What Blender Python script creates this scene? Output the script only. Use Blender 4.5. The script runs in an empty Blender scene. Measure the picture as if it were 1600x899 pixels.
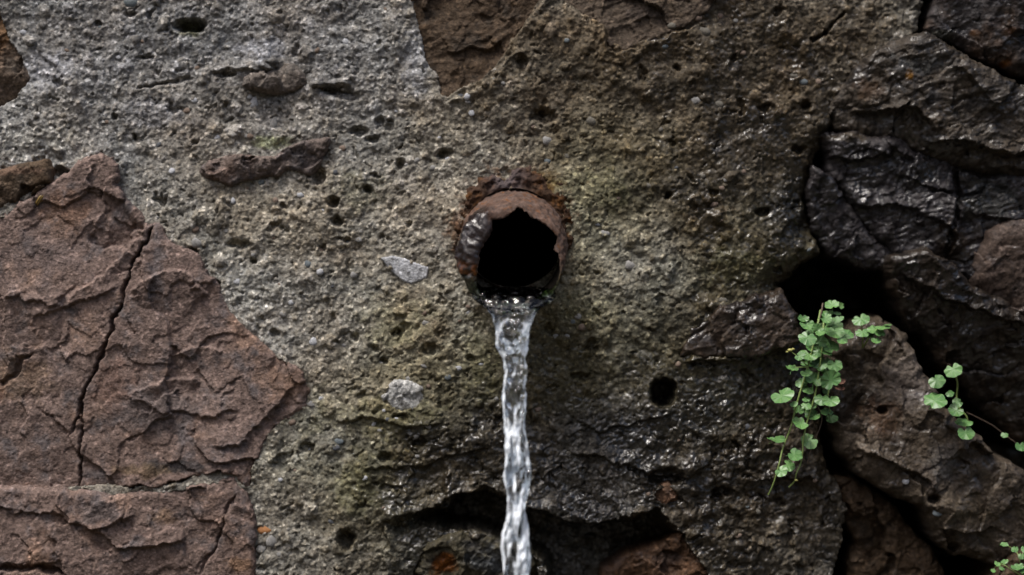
import bpy, math, random
import numpy as np
from mathutils import Vector, Matrix

random.seed(11)
RNG = np.random.default_rng(11)
C = bpy.context.scene
COL = C.collection
PI = math.pi

# ------------------------------------------------------------------ camera, world, sun, exposure
DIST = 2.4                                   # camera to wall face, metres; the frame is 1.0 m wide there
cam_d = bpy.data.cameras.new('camera')
cam = bpy.data.objects.new('camera', cam_d)
COL.objects.link(cam)
cam.location = (0, -DIST, 0)
cam.rotation_euler = (math.radians(90), 0, 0)
cam_d.sensor_width = 36
cam_d.lens = 36 * DIST / 1.0
cam_d.clip_start = 0.05
cam_d.clip_end = 500
cam_d.dof.use_dof = True
cam_d.dof.focus_distance = DIST - 0.035
cam_d.dof.aperture_fstop = 1.7
C.camera = cam

SUN_EL, SUN_AZ = math.radians(63), math.radians(-40)     # high, from the upper left in front of the wall
world = bpy.data.worlds.new('World')
C.world = world
world.use_nodes = True
wn = world.node_tree
wn.nodes.clear()
wo = wn.nodes.new('ShaderNodeOutputWorld')
bg = wn.nodes.new('ShaderNodeBackground')
sky = wn.nodes.new('ShaderNodeTexSky')
sky.sky_type = 'NISHITA'
sky.sun_disc = False
sky.sun_elevation = SUN_EL
sky.sun_rotation = math.radians(180) - SUN_AZ
sky.dust_density = 6.0
sky.air_density = 1.0
bg.inputs['Strength'].default_value = 0.10
wn.links.new(sky.outputs[0], bg.inputs['Color'])
wn.links.new(bg.outputs[0], wo.inputs['Surface'])

sun_d = bpy.data.lights.new('sun', 'SUN')
sun_d.energy = 1.5
sun_d.angle = math.radians(12)
sun_d.color = (1.0, 0.985, 0.96)
sun = bpy.data.objects.new('sun', sun_d)
COL.objects.link(sun)
to_sun = Vector((math.sin(SUN_AZ) * math.cos(SUN_EL), -math.cos(SUN_AZ) * math.cos(SUN_EL), math.sin(SUN_EL)))
sun.rotation_euler = to_sun.to_track_quat('Z', 'Y').to_euler()

C.view_settings.view_transform = 'Standard'
C.view_settings.look = 'None'
C.view_settings.exposure = 0.82
C.view_settings.gamma = 1.0
C.view_settings.use_curve_mapping = False
C.render.engine = 'CYCLES'
C.cycles.use_denoising = True
C.cycles.max_bounces = 10
C.cycles.transmission_bounces = 8
C.cycles.caustics_reflective = False

# ------------------------------------------------------------------ noise
def _hash(ix, iy, iz, seed):
    h = (ix.astype(np.int64) * 374761393 + iy.astype(np.int64) * 668265263 + iz * 1274126177 + seed * 974634777) & 0xFFFFFFFF
    h = ((h ^ (h >> 13)) * 1274126177) & 0xFFFFFFFF
    h = ((h ^ (h >> 16)) * 2246822519) & 0xFFFFFFFF
    return (h ^ (h >> 15)) & 0xFFFFFFFF

def hr(ix, iy, seed):
    return _hash(ix, iy, 0, seed) / 4294967295.0

_G = np.stack([np.cos(np.arange(64) * PI / 32), np.sin(np.arange(64) * PI / 32)], 1)

def gn(x, y, seed=0):
    xi = np.floor(x); yi = np.floor(y)
    xf = x - xi; yf = y - yi
    xi = xi.astype(np.int64); yi = yi.astype(np.int64)
    u = xf * xf * xf * (xf * (xf * 6 - 15) + 10)
    v = yf * yf * yf * (yf * (yf * 6 - 15) + 10)
    def d(ox, oy):
        g = _G[_hash(xi + ox, yi + oy, 0, seed) & 63]
        return g[..., 0] * (xf - ox) + g[..., 1] * (yf - oy)
    a = d(0, 0); b = d(1, 0); c = d(0, 1); e = d(1, 1)
    return ((a + (b - a) * u) + ((c + (e - c) * u) - (a + (b - a) * u)) * v) * 1.5

def fbm(x, y, lam, octv=4, gain=0.5, seed=0):
    s = 0; a = 1.0; t = 0
    for i in range(octv):
        s = s + a * gn(x / lam + 13.7 * i, y / lam - 7.3 * i, seed + i)
        t += a; a *= gain; lam *= 0.5
    return s / t

def ridged(x, y, lam, octv=4, gain=0.5, seed=0):
    s = 0; a = 1.0; t = 0
    for i in range(octv):
        s = s + a * (1 - 2 * np.abs(gn(x / lam + 3.1 * i, y / lam + 5.7 * i, seed + i)))
        t += a; a *= gain; lam *= 0.5
    return s / t

def worley(x, y, lam, seed=0):
    """F1, F2 (in cells), integer cell of the nearest point, offset to it in cells"""
    x = x / lam; y = y / lam
    xi = np.floor(x).astype(np.int64); yi = np.floor(y).astype(np.int64)
    f1 = np.full(x.shape, 9.0); f2 = np.full(x.shape, 9.0)
    cx = np.zeros(x.shape, np.int64); cy = np.zeros(x.shape, np.int64)
    dx = np.zeros(x.shape); dy = np.zeros(x.shape)
    for oy in (-1, 0, 1):
        for ox in (-1, 0, 1):
            a = xi + ox; b = yi + oy
            ex = x - (a + hr(a, b, seed)); ey = y - (b + hr(a, b, seed + 1))
            d = np.sqrt(ex * ex + ey * ey)
            m = d < f1
            f2 = np.where(m, f1, np.minimum(f2, d))
            cx = np.where(m, a, cx); cy = np.where(m, b, cy)
            dx = np.where(m, ex, dx); dy = np.where(m, ey, dy)
            f1 = np.where(m, d, f1)
    return f1, f2, cx, cy, dx, dy

def facets(x, y, lam, tilt, seed):
    """broken rock: every cell a small tilted plane of its own"""
    wx = x + fbm(x, y, lam * 0.8, 3, 0.5, seed + 50) * lam * 0.5
    wy = y + fbm(x, y, lam * 0.8, 3, 0.5, seed + 60) * lam * 0.5
    f1, f2, cx, cy, dx, dy = worley(wx, wy, lam, seed)
    tx = (hr(cx, cy, seed + 5) - 0.5) * 2; ty = (hr(cx, cy, seed + 6) - 0.5) * 2
    o = (hr(cx, cy, seed + 7) - 0.5)
    return (tx * dx + ty * dy + o * 0.6) * tilt

def sstep(a, b, x):
    t = np.clip((x - a) / (b - a), 0, 1)
    return t * t * (3 - 2 * t)

def sdf_poly(px, py, poly):
    """signed distance, positive inside"""
    d = np.full(px.shape, 1e9); ins = np.zeros(px.shape, bool)
    n = len(poly)
    for i in range(n):
        x0, y0 = poly[i]; x1, y1 = poly[(i + 1) % n]
        ex, ey = x1 - x0, y1 - y0
        wx, wy = px - x0, py - y0
        t = np.clip((wx * ex + wy * ey) / (ex * ex + ey * ey + 1e-9), 0, 1)
        d = np.minimum(d, (wx - ex * t) ** 2 + (wy - ey * t) ** 2)
        c = (y0 > py) != (y1 > py)
        if abs(ey) > 1e-9:
            ins ^= c & (px < ex * (py - y0) / ey + x0)
    d = np.sqrt(d)
    return np.where(ins, d, -d)

def polyline(px, py, pts):
    """distance, signed distance (positive above the line when drawn left to right), position along 0..1"""
    d = np.full(px.shape, 1e9); s = np.zeros(px.shape); tt = np.zeros(px.shape)
    L = [math.dist(pts[i], pts[i + 1]) for i in range(len(pts) - 1)]
    tot = sum(L); acc = 0
    for i in range(len(pts) - 1):
        x0, y0 = pts[i]; x1, y1 = pts[i + 1]
        ex, ey = x1 - x0, y1 - y0
        wx, wy = px - x0, py - y0
        t = np.clip((wx * ex + wy * ey) / (ex * ex + ey * ey), 0, 1)
        q = np.sqrt((wx - ex * t) ** 2 + (wy - ey * t) ** 2)
        m = q < d
        d = np.where(m, q, d)
        s = np.where(m, np.sign(ey * wx - ex * wy) * q, s)
        tt = np.where(m, (acc + t * L[i]) / tot, tt)
        acc += L[i]
    return d, s, tt

def boxed(px, py, pts, pad):
    xs_ = [p[0] for p in pts]; ys_ = [p[1] for p in pts]
    return (px > min(xs_) - pad) & (px < max(xs_) + pad) & (py > min(ys_) - pad) & (py < max(ys_) + pad)

def crack(h, px, py, pts, depth, width, seed=0):
    m = boxed(px, py, pts, width * 5 + 12)
    if not m.any(): return
    x = px[m]; y = py[m]
    x2 = x + fbm(x, y, 26, 3, 0.6, 300 + seed) * 9; y2 = y + fbm(x, y, 26, 3, 0.6, 310 + seed) * 9
    d, s, t = polyline(x2, y2, pts)
    w = width * (0.6 + 0.8 * np.abs(fbm(x, y, 60, 2, 0.5, 320 + seed)) * 1.6)
    f = sstep(0, 0.06, t) * sstep(1, 0.88, t)
    h[m] -= depth * f * np.exp(-(d / w) ** 4 * 0.7)

def ledge(h, px, py, pts, amp, reach, seed=0, soft=2.5):
    """one side of the line stands proud and fades over reach px; amp < 0 lowers that side instead. A line drawn left to right raises its upper side"""
    m = boxed(px, py, pts, abs(reach) * 2.6 + 10)
    if not m.any(): return
    x = px[m]; y = py[m]
    x2 = x + fbm(x, y, 34, 4, 0.6, 400 + seed) * 14; y2 = y + fbm(x, y, 34, 4, 0.6, 410 + seed) * 14
    d, s, t = polyline(x2, y2, pts)
    f = sstep(0, 0.14, t) * sstep(1, 0.86, t)
    h[m] += amp * f * np.exp(-np.maximum(s, 0) / reach) * sstep(-soft, soft * 0.4, s)

# ------------------------------------------------------------------ picture helper: a point of the photo (1600 px wide) at a height h in front of the wall face
def at(px, py, h=0.0):
    k = (DIST - h) / DIST
    return Vector(((px - 800) / 1600 * k, -h, (449.5 - py) / 1600 * k))

def lines(lo, hi, step, far_lo, far_hi):
    v = list(np.arange(lo, hi, step))
    a = []; s = step; x = lo
    while x > far_lo:
        s = min(s * 1.12, 0.02); x -= s; a.append(x)
    b = []; s = step; x = v[-1]
    while x < far_hi:
        s = min(s * 1.12, 0.02); x += s; b.append(x)
    return np.array(a[::-1] + v + b)

STEP = 0.00105
XS = lines(-0.525, 0.525, STEP, -1.3, 1.3)
ZS = lines(-0.30, 0.30, STEP, -0.8, 0.75)
GX, GZ = np.meshgrid(XS, ZS)
PX = 800 + GX * 1600
PY = 449.5 - GZ * 1600
PX32, PY32 = PX, PY

# ------------------------------------------------------------------ mesh helpers
def link(o, parent=None):
    COL.objects.link(o)
    if parent is not None: o.parent = parent
    return o

def empty(name, loc, label=None, cat=None, group=None):
    o = bpy.data.objects.new(name, None)
    o.empty_display_size = 0.02
    o.location = loc
    COL.objects.link(o)
    if label: o['label'] = label
    if cat: o['category'] = cat
    if group: o['group'] = group
    return o

def mesh_np(name, V, F, mat, parent=None, col=None, wet=None, smooth=True, origin=None):
    """V (n,3) world coordinates, F (m,4) or (m,3)"""
    V = np.asarray(V, float); F = np.asarray(F, np.int32)
    off = np.array(parent.location) if parent is not None and origin is None else np.zeros(3)
    me = bpy.data.meshes.new(name)
    k = F.shape[1]
    me.vertices.add(len(V)); me.loops.add(F.size); me.polygons.add(len(F))
    me.vertices.foreach_set('co', (V - off).astype(np.float32).ravel())
    me.loops.foreach_set('vertex_index', F.ravel())
    me.polygons.foreach_set('loop_start', np.arange(0, F.size, k, dtype=np.int32))
    me.polygons.foreach_set('loop_total', np.full(len(F), k, np.int32))
    me.polygons.foreach_set('use_smooth', np.full(len(F), smooth, bool))
    if col is not None:
        a = me.attributes.new('col', 'FLOAT_COLOR', 'POINT')
        a.data.foreach_set('color', np.concatenate([np.clip(col, 0.004, 1), np.ones((len(V), 1))], 1).astype(np.float32).ravel())
    if wet is not None:
        a = me.attributes.new('wet', 'FLOAT', 'POINT')
        a.data.foreach_set('value', np.clip(wet, 0, 1).astype(np.float32).ravel())
    me.update(calc_edges=True)
    me.materials.append(mat)
    return link(bpy.data.objects.new(name, me), parent)

def grid_faces(keep):
    """quads of a grid whose four corners are all kept; returns faces and the index map of used vertices"""
    ny, nx = keep.shape
    idx = np.arange(ny * nx).reshape(ny, nx)
    ok = keep[:-1, :-1] & keep[1:, :-1] & keep[:-1, 1:] & keep[1:, 1:]
    F = np.stack([idx[:-1, :-1][ok], idx[:-1, 1:][ok], idx[1:, 1:][ok], idx[1:, :-1][ok]], 1)
    used = np.unique(F)
    rm = np.full(ny * nx, -1, np.int64); rm[used] = np.arange(len(used))
    return rm[F], used

# ------------------------------------------------------------------ materials
def node_mat(name):
    m = bpy.data.materials.new(name)
    m.use_nodes = True
    nt = m.node_tree
    nt.nodes.clear()
    out = nt.nodes.new('ShaderNodeOutputMaterial')
    b = nt.nodes.new('ShaderNodeBsdfPrincipled')
    nt.links.new(b.outputs[0], out.inputs['Surface'])
    return m, nt, b

def N(nt, t, **kw):
    n = nt.nodes.new(t)
    for k, v in kw.items():
        setattr(n, k, v)
    return n

def rock_mat(name, grain=900, bump=0.5, bump_d=0.0012, speck=0.25, contrast=0.45):
    m, nt, b = node_mat(name)
    L = nt.links.new
    col = N(nt, 'ShaderNodeAttribute', attribute_name='col')
    wet = N(nt, 'ShaderNodeAttribute', attribute_name='wet')
    tc = N(nt, 'ShaderNodeTexCoord')
    n1 = N(nt, 'ShaderNodeTexNoise'); n1.inputs['Scale'].default_value = grain * 0.33; n1.inputs['Detail'].default_value = 5; n1.inputs['Roughness'].default_value = 0.7
    n2 = N(nt, 'ShaderNodeTexVoronoi'); n2.inputs['Scale'].default_value = grain * 0.45
    n3 = N(nt, 'ShaderNodeTexNoise'); n3.inputs['Scale'].default_value = grain * 0.09; n3.inputs['Detail'].default_value = 6; n3.inputs['Roughness'].default_value = 0.65
    for n in (n1, n2, n3): L(tc.outputs['Object'], n.inputs['Vector'])
    # grains: light and dark crystals in the stone's own colour
    mr = N(nt, 'ShaderNodeMapRange'); mr.inputs[1].default_value = 0.3; mr.inputs[2].default_value = 0.7
    mr.inputs[3].default_value = 1 - contrast; mr.inputs[4].default_value = 1 + contrast
    L(n1.outputs['Fac'], mr.inputs[0])
    mr3 = N(nt, 'ShaderNodeMapRange'); mr3.inputs[1].default_value = 0.3; mr3.inputs[2].default_value = 0.7
    mr3.inputs[3].default_value = 0.78; mr3.inputs[4].default_value = 1.22
    L(n3.outputs['Fac'], mr3.inputs[0])
    mu = N(nt, 'ShaderNodeMath', operation='MULTIPLY'); L(mr.outputs[0], mu.inputs[0]); L(mr3.outputs[0], mu.inputs[1])
    sep = N(nt, 'ShaderNodeSeparateColor'); L(n2.outputs['Color'], sep.inputs[0])
    sp = N(nt, 'ShaderNodeMapRange'); sp.inputs[1].default_value = 0.86; sp.inputs[2].default_value = 1.0; sp.inputs[3].default_value = 0; sp.inputs[4].default_value = speck * 4
    L(sep.outputs[0], sp.inputs[0])
    ad = N(nt, 'ShaderNodeMath', operation='ADD'); L(mu.outputs[0], ad.inputs[0]); L(sp.outputs[0], ad.inputs[1])
    # water soaked into the stone darkens it
    dk = N(nt, 'ShaderNodeMapRange'); dk.inputs[3].default_value = 1.0; dk.inputs[4].default_value = 0.16
    L(wet.outputs['Fac'], dk.inputs[0])
    mu2 = N(nt, 'ShaderNodeMath', operation='MULTIPLY'); L(ad.outputs[0], mu2.inputs[0]); L(dk.outputs[0], mu2.inputs[1])
    vm = N(nt, 'ShaderNodeVectorMath', operation='SCALE'); L(col.outputs['Color'], vm.inputs[0]); L(mu2.outputs[0], vm.inputs['Scale'])
    hs = N(nt, 'ShaderNodeHueSaturation')
    st = N(nt, 'ShaderNodeMapRange'); st.inputs[3].default_value = 1.0; st.inputs[4].default_value = 1.45
    L(wet.outputs['Fac'], st.inputs[0]); L(st.outputs[0], hs.inputs['Saturation']); L(vm.outputs[0], hs.inputs['Color'])
    L(hs.outputs[0], b.inputs['Base Color'])
    rg = N(nt, 'ShaderNodeMapRange'); rg.inputs[3].default_value = 0.88; rg.inputs[4].default_value = 0.4
    L(wet.outputs['Fac'], rg.inputs[0]); L(rg.outputs[0], b.inputs['Roughness'])
    b.inputs['Specular IOR Level'].default_value = 0.15
    # thin film of water, broken up
    cw = N(nt, 'ShaderNodeMath', operation='MULTIPLY'); L(wet.outputs['Fac'], cw.inputs[0]); L(n3.outputs['Fac'], cw.inputs[1])
    cw2 = N(nt, 'ShaderNodeMapRange'); cw2.inputs[1].default_value = 0.34; cw2.inputs[2].default_value = 0.56; cw2.inputs[4].default_value = 1.0
    L(cw.outputs[0], cw2.inputs[0])
    L(cw2.outputs[0], b.inputs['Coat Weight'])
    b.inputs['Coat Roughness'].default_value = 0.09
    b.inputs['Coat IOR'].default_value = 1.55
    bh = N(nt, 'ShaderNodeMath', operation='MULTIPLY_ADD'); bh.inputs[1].default_value = 0.5
    L(n2.outputs['Distance'], bh.inputs[0]); L(n1.outputs['Fac'], bh.inputs[2])
    bp = N(nt, 'ShaderNodeBump'); bp.inputs['Strength'].default_value = bump; bp.inputs['Distance'].default_value = bump_d
    sm = N(nt, 'ShaderNodeMapRange'); sm.inputs[3].default_value = bump; sm.inputs[4].default_value = bump * 0.5
    L(wet.outputs['Fac'], sm.inputs[0]); L(sm.outputs[0], bp.inputs['Strength'])
    L(bh.outputs[0], bp.inputs['Height']); L(bp.outputs[0], b.inputs['Normal'])
    bp2 = N(nt, 'ShaderNodeBump'); bp2.inputs['Strength'].default_value = 0.8; bp2.inputs['Distance'].default_value = 0.0014
    n4 = N(nt, 'ShaderNodeTexNoise'); n4.inputs['Scale'].default_value = 150; n4.inputs['Detail'].default_value = 4; n4.inputs['Roughness'].default_value = 0.6
    L(tc.outputs['Object'], n4.inputs['Vector'])
    b4 = N(nt, 'ShaderNodeMath', operation='MULTIPLY_ADD'); b4.inputs[1].default_value = 0.6
    L(n4.outputs['Fac'], b4.inputs[0]); L(n3.outputs['Fac'], b4.inputs[2])
    L(b4.outputs[0], bp2.inputs['Height']); L(bp2.outputs[0], b.inputs['Coat Normal'])
    return m

M_MORTAR = rock_mat('mortar_conglomerate', 900, 0.7, 0.0014, 0.40, 0.7)
M_STONE = rock_mat('sandstone', 1000, 0.7, 0.0014, 0.18, 0.5)
M_RUST = rock_mat('rusted_iron', 1100, 0.5, 0.001, 0.05, 0.45)

# ------------------------------------------------------------------ the wall: fields shared by mortar and stones
def field(px, py, pts, base, w0=0.35):
    """soft map of values from control points (x, y, radius, value)"""
    base = np.asarray(base, float)
    num = np.zeros(px.shape + base.shape) + base * w0; den = np.full(px.shape, w0)
    wx = px + fbm(px, py, 120, 3, 0.55, 801) * 60
    wy = py + fbm(px, py, 120, 3, 0.55, 811) * 60
    for x, y, r, v in pts:
        g = np.exp(-((wx - x) ** 2 + (wy - y) ** 2) / (r * r))
        den = den + g
        num = num + (g[..., None] * np.asarray(v, float) if base.shape else g * v)
    return num / (den[..., None] if base.shape else den)

GREY = (0.212, 0.202, 0.178); COOL = (0.172, 0.17, 0.17); WARM = (0.215, 0.196, 0.155); BROWN = (0.135, 0.110, 0.08)
OLIVE = (0.18, 0.165, 0.105); DARK = (0.105, 0.085, 0.06); PALE = (0.29, 0.285, 0.265); BLUE = (0.10, 0.092, 0.082)
M_COLS = [(120, 100, 150, COOL), (330, 60, 160, COOL), (560, 90, 120, COOL), (620, 30, 60, PALE), (60, 215, 70, PALE), (300, 230, 120, GREY),
          (430, 350, 110, WARM), (420, 470, 80, PALE), (560, 400, 110, WARM), (500, 550, 90, GREY), (560, 280, 100, GREY), (700, 200, 110, WARM),
          (850, 130, 110, BROWN), (900, 60, 70, BROWN), (1000, 150, 130, BROWN), (1150, 60, 140, BROWN), (1250, 100, 110, BROWN), (960, 260, 100, OLIVE),
          (960, 420, 110, OLIVE), (1010, 430, 60, PALE), (1120, 300, 120, BROWN), (1180, 400, 90, OLIVE), (870, 570, 90, OLIVE), (660, 560, 90, OLIVE), (700, 480, 60, WARM),
          (560, 720, 110, OLIVE), (700, 700, 90, DARK), (900, 700, 90, BLUE), (1000, 700, 110, BLUE), (1150, 700, 130, DARK), (1080, 590, 90, OLIVE), (1230, 700, 90, DARK),
          (1130, 850, 110, DARK), (450, 860, 100, GREY), (1280, 300, 70, DARK), (500, 650, 60, GREY)]
W_PTS = [(800, 640, 60, 0.75), (720, 720, 90, 1.0), (640, 780, 80, 1.0), (600, 690, 60, 0.8), (660, 640, 60, 0.6), (560, 840, 50, 0.6), (930, 700, 110, 1.0), (1060, 660, 110, 1.0), (1180, 540, 110, 1.0), (1240, 740, 150, 0.95), (820, 820, 120, 1.0), (1130, 860, 110, 0.9),
         (1300, 320, 100, 1.0), (1250, 440, 90, 1.0), (1200, 300, 70, 0.75), (1450, 330, 220, 1.0), (1480, 120, 150, 0.9), (1560, 560, 170, 1.0), (1400, 700, 110, 0.6), (1120, 230, 110, 0.9), (1250, 200, 80, 0.9), (1000, 230, 80, 0.6),
         (1050, 90, 110, 0.8), (1250, 60, 100, 0.7), (900, 100, 70, 0.5), (1400, 30, 60, 0.6), (1130, 400, 70, 0.75), (750, 60, 70, 0.7), (200, 760, 90, 0.3), (400, 300, 260, 0.0), (150, 550, 220, 0.0), (550, 500, 150, 0.0), (930, 420, 100, 0.1), (880, 230, 80, 0.25), (1030, 870, 60, 0.7), (700, 860, 120, 1.0), (900, 560, 70, 0.8), (980, 520, 60, 0.5), (1030, 330, 60, 0.6), (520, 740, 60, 0.35), (460, 860, 60, 0.15)]

# outline of the mortar's right end; beyond it only the recess behind the stones
M_END = [(1455, -1400), (1455, -20), (1446, 40), (1412, 74), (1372, 98), (1328, 132), (1318, 180), (1300, 206), (1284, 240), (1268, 300), (1276, 360), (1292, 396), (1262, 420),
         (1222, 446), (1252, 486), (1268, 530), (1296, 600), (1290, 690), (1304, 745), (1332, 800), (1328, 850), (1308, 905), (1300, 1700), (-2000, 1700), (-2000, -1400)]
CAV = [(598, 816), (640, 806), (690, 794), (706, 777), (760, 767), (800, 783), (840, 800), (905, 816), (965, 814), (1000, 802), (1030, 800), (1046, 822), (1066, 840), (1090, 900), (1090, 990), (862, 990), (850, 880), (800, 846), (740, 828), (660, 826), (604, 834)]

PITS = [(297, 40, 25, 11, .022), (521, 317, 9, 9, .014), (526, 346, 9, 9, .014), (573, 296, 8, 7, .010), (498, 276, 11, 13, .012), (525, 140, 24, 8, .012), (350, 116, 20, 5, .008),
        (374, 382, 19, 7, .010), (396, 409, 5, 4, .009), (505, 387, 6, 6, .006), (1036, 614, 20, 21, .045), (1265, 160, 9, 7, .012), (850, 182, 20, 11, .012), (693, 240, 13, 8, .012), (626, 257, 9, 10, .012),
        (545, 150, 20, 8, .007), (560, 206, 14, 7, .008), (583, 218, 10, 6, .008), (95, 268, 12, 8, .016), (210, 213, 4, 6, .009), (177, 182, 5, 5, .008), (155, 38, 7, 5, .007), (228, 90, 14, 4, .007),
        (205, 22, 10, 4, .007), (1045, 307, 6, 6, .01), (815, 100, 9, 14, .008), (790, 270, 8, 6, .004), (620, 520, 8, 7, .008), (555, 527, 6, 6, .006), (670, 545, 12, 9, .008), (600, 715, 10, 7, .008),
        (480, 700, 12, 8, .007), (1060, 105, 6, 5, .007), (1200, 165, 12, 6, .007), (1255, 232, 14, 7, .01), (1118, 300, 7, 6, .007), (540, 845, 14, 16, .016), (430, 520, 7, 6, .005), (1130, 770, 16, 8, .01),
        (1040, 745, 28, 14, .012), (655, 690, 14, 8, .007), (915, 545, 8, 6, .005), (1120, 780, 10, 6, .008), (300, 395, 10, 8, .008), (1195, 330, 12, 6, .008), (565, 620, 9, 9, .006), (690, 450, 6, 5, .005), (640, 350, 6, 5, .005), (600, 565, 7, 5, .006), (735, 560, 8, 5, .006)]

def mortar_fields(px, py):
    wx = px + fbm(px, py, 40, 4, 0.6, 21) * 26
    wy = py + fbm(px, py, 40, 4, 0.6, 31) * 26
    h = fbm(px, py, 300, 3, 0.5, 1) * 0.010 + fbm(px, py, 90, 5, 0.6, 5) * 0.0075
    rough = 0.75 + 0.6 * sstep(560, 760, py) * sstep(500, 640, px) + 0.25 * sstep(900, 1150, px)       # coarser, more eaten away low and to the right
    h += facets(px, py, 46, 0.0050, 41) * (rough - 0.5)
    h += ridged(px, py, 38, 4, 0.55, 45) * 0.0028 * (rough - 0.4) + fbm(px, py, 15, 4, 0.75, 47) * 0.0022 * (0.7 + 0.6 * sstep(0.9, 1.4, rough))
    col = field(px, py, M_COLS, GREY)
    col = col * (1 + 0.55 * fbm(px, py, 90, 6, 0.68, 71))[..., None]
    col = col * (1 + np.array((0.10, 0.0, -0.12)) * fbm(px, py, 130, 4, 0.6, 75)[..., None])
    # aggregate of three sizes, each grain with its own height and tint
    for lam, amp, sd, p in ((26, .0046, 101, 6.0), (13, .0022, 111, 4.0), (6.5, .0014, 121, 1.6)):
        f1, f2, cx, cy, dx, dy = worley(px + fbm(px, py, lam * 1.2, 2, .5, sd + 9) * lam * 0.35, py + fbm(px, py, lam * 1.2, 2, .5, sd + 19) * lam * 0.35, lam, sd)
        r = hr(cx, cy, sd + 2); t = hr(cx, cy, sd + 3); q = hr(cx, cy, sd + 4)
        dome = np.clip(1 - (f1 / (0.28 + 0.3 * q)) ** 2, 0, 1) ** 0.6
        h += amp * dome * r ** p
        k = (dome > 0.15) * r ** (p * 0.6)
        tint = np.where((t > 0.78)[..., None], np.array((1.55, 1.55, 1.6)), np.where((t < 0.2)[..., None], np.array((0.58, 0.55, 0.52)), np.array((1.05, 1.0, 0.93))))
        col = col * (1 + (tint - 1) * (k * 0.75)[..., None])
    # small air pits
    f1, f2, cx, cy, dx, dy = worley(wx, wy, 30, 141)
    r = hr(cx, cy, 143); q = hr(cx, cy, 144)
    h -= (r > 0.88) * (0.002 + 0.005 * q) * sstep(0.27, 0.10, f1 / (0.5 + q))
    f1, f2, cx, cy, dx, dy = worley(wx, wy, 12, 151)
    r = hr(cx, cy, 153)
    h -= (r > 0.88) * 0.0028 * sstep(0.36, 0.12, f1)
    for x, y, rx, ry, dp in PITS:
        m = (np.abs(px - x) < rx * 2 + 12) & (np.abs(py - y) < ry * 2 + 12)
        a = px[m]; b = py[m]
        a2 = a + fbm(a, b, 16, 3, .6, 161) * 6; b2 = b + fbm(a, b, 16, 3, .6, 171) * 6
        d = np.sqrt(((a2 - x) / rx) ** 2 + ((b2 - y) / ry) ** 2)
        h[m] -= dp * sstep(1.25, 0.55, d)
    # ridges, rims and ledges seen in the photo
    ledge(h, px, py, [(690, 170), (715, 150), (765, 128), (790, 96), (818, 48), (850, 0), (858, -40)][::-1], 0.006, 20, 3)
    ledge(h, px, py, [(1110, 30), (1000, 74), (968, 86), (945, 72), (938, 42), (900, 22), (872, 6)], 0.006, 18, 4)
    ledge(h, px, py, [(575, 815), (640, 800), (690, 790), (706, 772), (760, 762), (800, 780), (840, 800), (905, 816), (965, 812), (1000, 798), (1045, 788)], 0.014, 60, 5, 5)
    ledge(h, px, py, [(560, 735), (640, 726), (700, 715), (775, 690)], 0.006, 40, 6)
    ledge(h, px, py, [(880, 700), (960, 720), (1010, 740), (1075, 742), (1120, 715)], 0.008, 40, 7)
    ledge(h, px, py, [(880, 640), (940, 672), (1000, 660), (1060, 640)], 0.005, 34, 17)
    ledge(h, px, py, [(1060, 560), (1130, 565), (1190, 560), (1250, 535)], 0.010, 30, 8)
    ledge(h, px, py, [(1170, 760), (1220, 745), (1290, 755)], 0.010, 30, 18)
    ledge(h, px, py, [(330, 130), (345, 112), (390, 108), (440, 104)], 0.006, 20, 9)
    ledge(h, px, py, [(480, 138), (520, 134), (548, 146)], 0.008, 20, 10)
    ledge(h, px, py, [(600, 812), (610, 860), (598, 905)], 0.008, 30, 11)
    ledge(h, px, py, [(520, 660), (570, 650), (640, 668), (700, 655)], 0.006, 30, 12)
    crack(h, px, py, [(1270, 62), (1300, 40), (1330, 10)], 0.010, 3, 13)
    crack(h, px, py, [(215, 140), (260, 128), (300, 122)], 0.005, 3, 14)
    # the right-hand third leans back
    h -= 0.036 * sstep(1000, 1400, px)
    return h, col

H_M, COL_M = mortar_fields(PX, PY)
WET = field(PX, PY, W_PTS, 0.10, 0.12)
WET = np.clip(WET * (1 + 0.75 * fbm(PX, PY, 80, 5, 0.65, 91)), 0, 1)
WET *= sstep(-300, -60, PX + 0 * PY)
_wx = PX + fbm(PX, PY, 36, 4, 0.6, 181) * 12; _wy = PY + fbm(PX, PY, 36, 4, 0.6, 191) * 12
d_end = sdf_poly(_wx, _wy, M_END)
d_cav = sdf_poly(_wx, _wy, CAV)
drop = np.maximum(sstep(2, -12, d_end) * 0.26, np.clip((d_cav + 2) / (14 + 14 * sstep(720, 640, PX)), 0, 1) * (0.065 - 0.035 * sstep(720, 640, PX)))
R_END = 12 + 44 * sstep(170, 240, PY) * sstep(760, 640, PY)
edge = np.clip(1 - np.clip(d_end, 0, R_END) / R_END, 0, 1)
H_M = H_M - drop - R_END / 1600 * 0.9 * (1 - np.sqrt(1 - np.minimum(edge, 0.99) ** 2))
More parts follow.
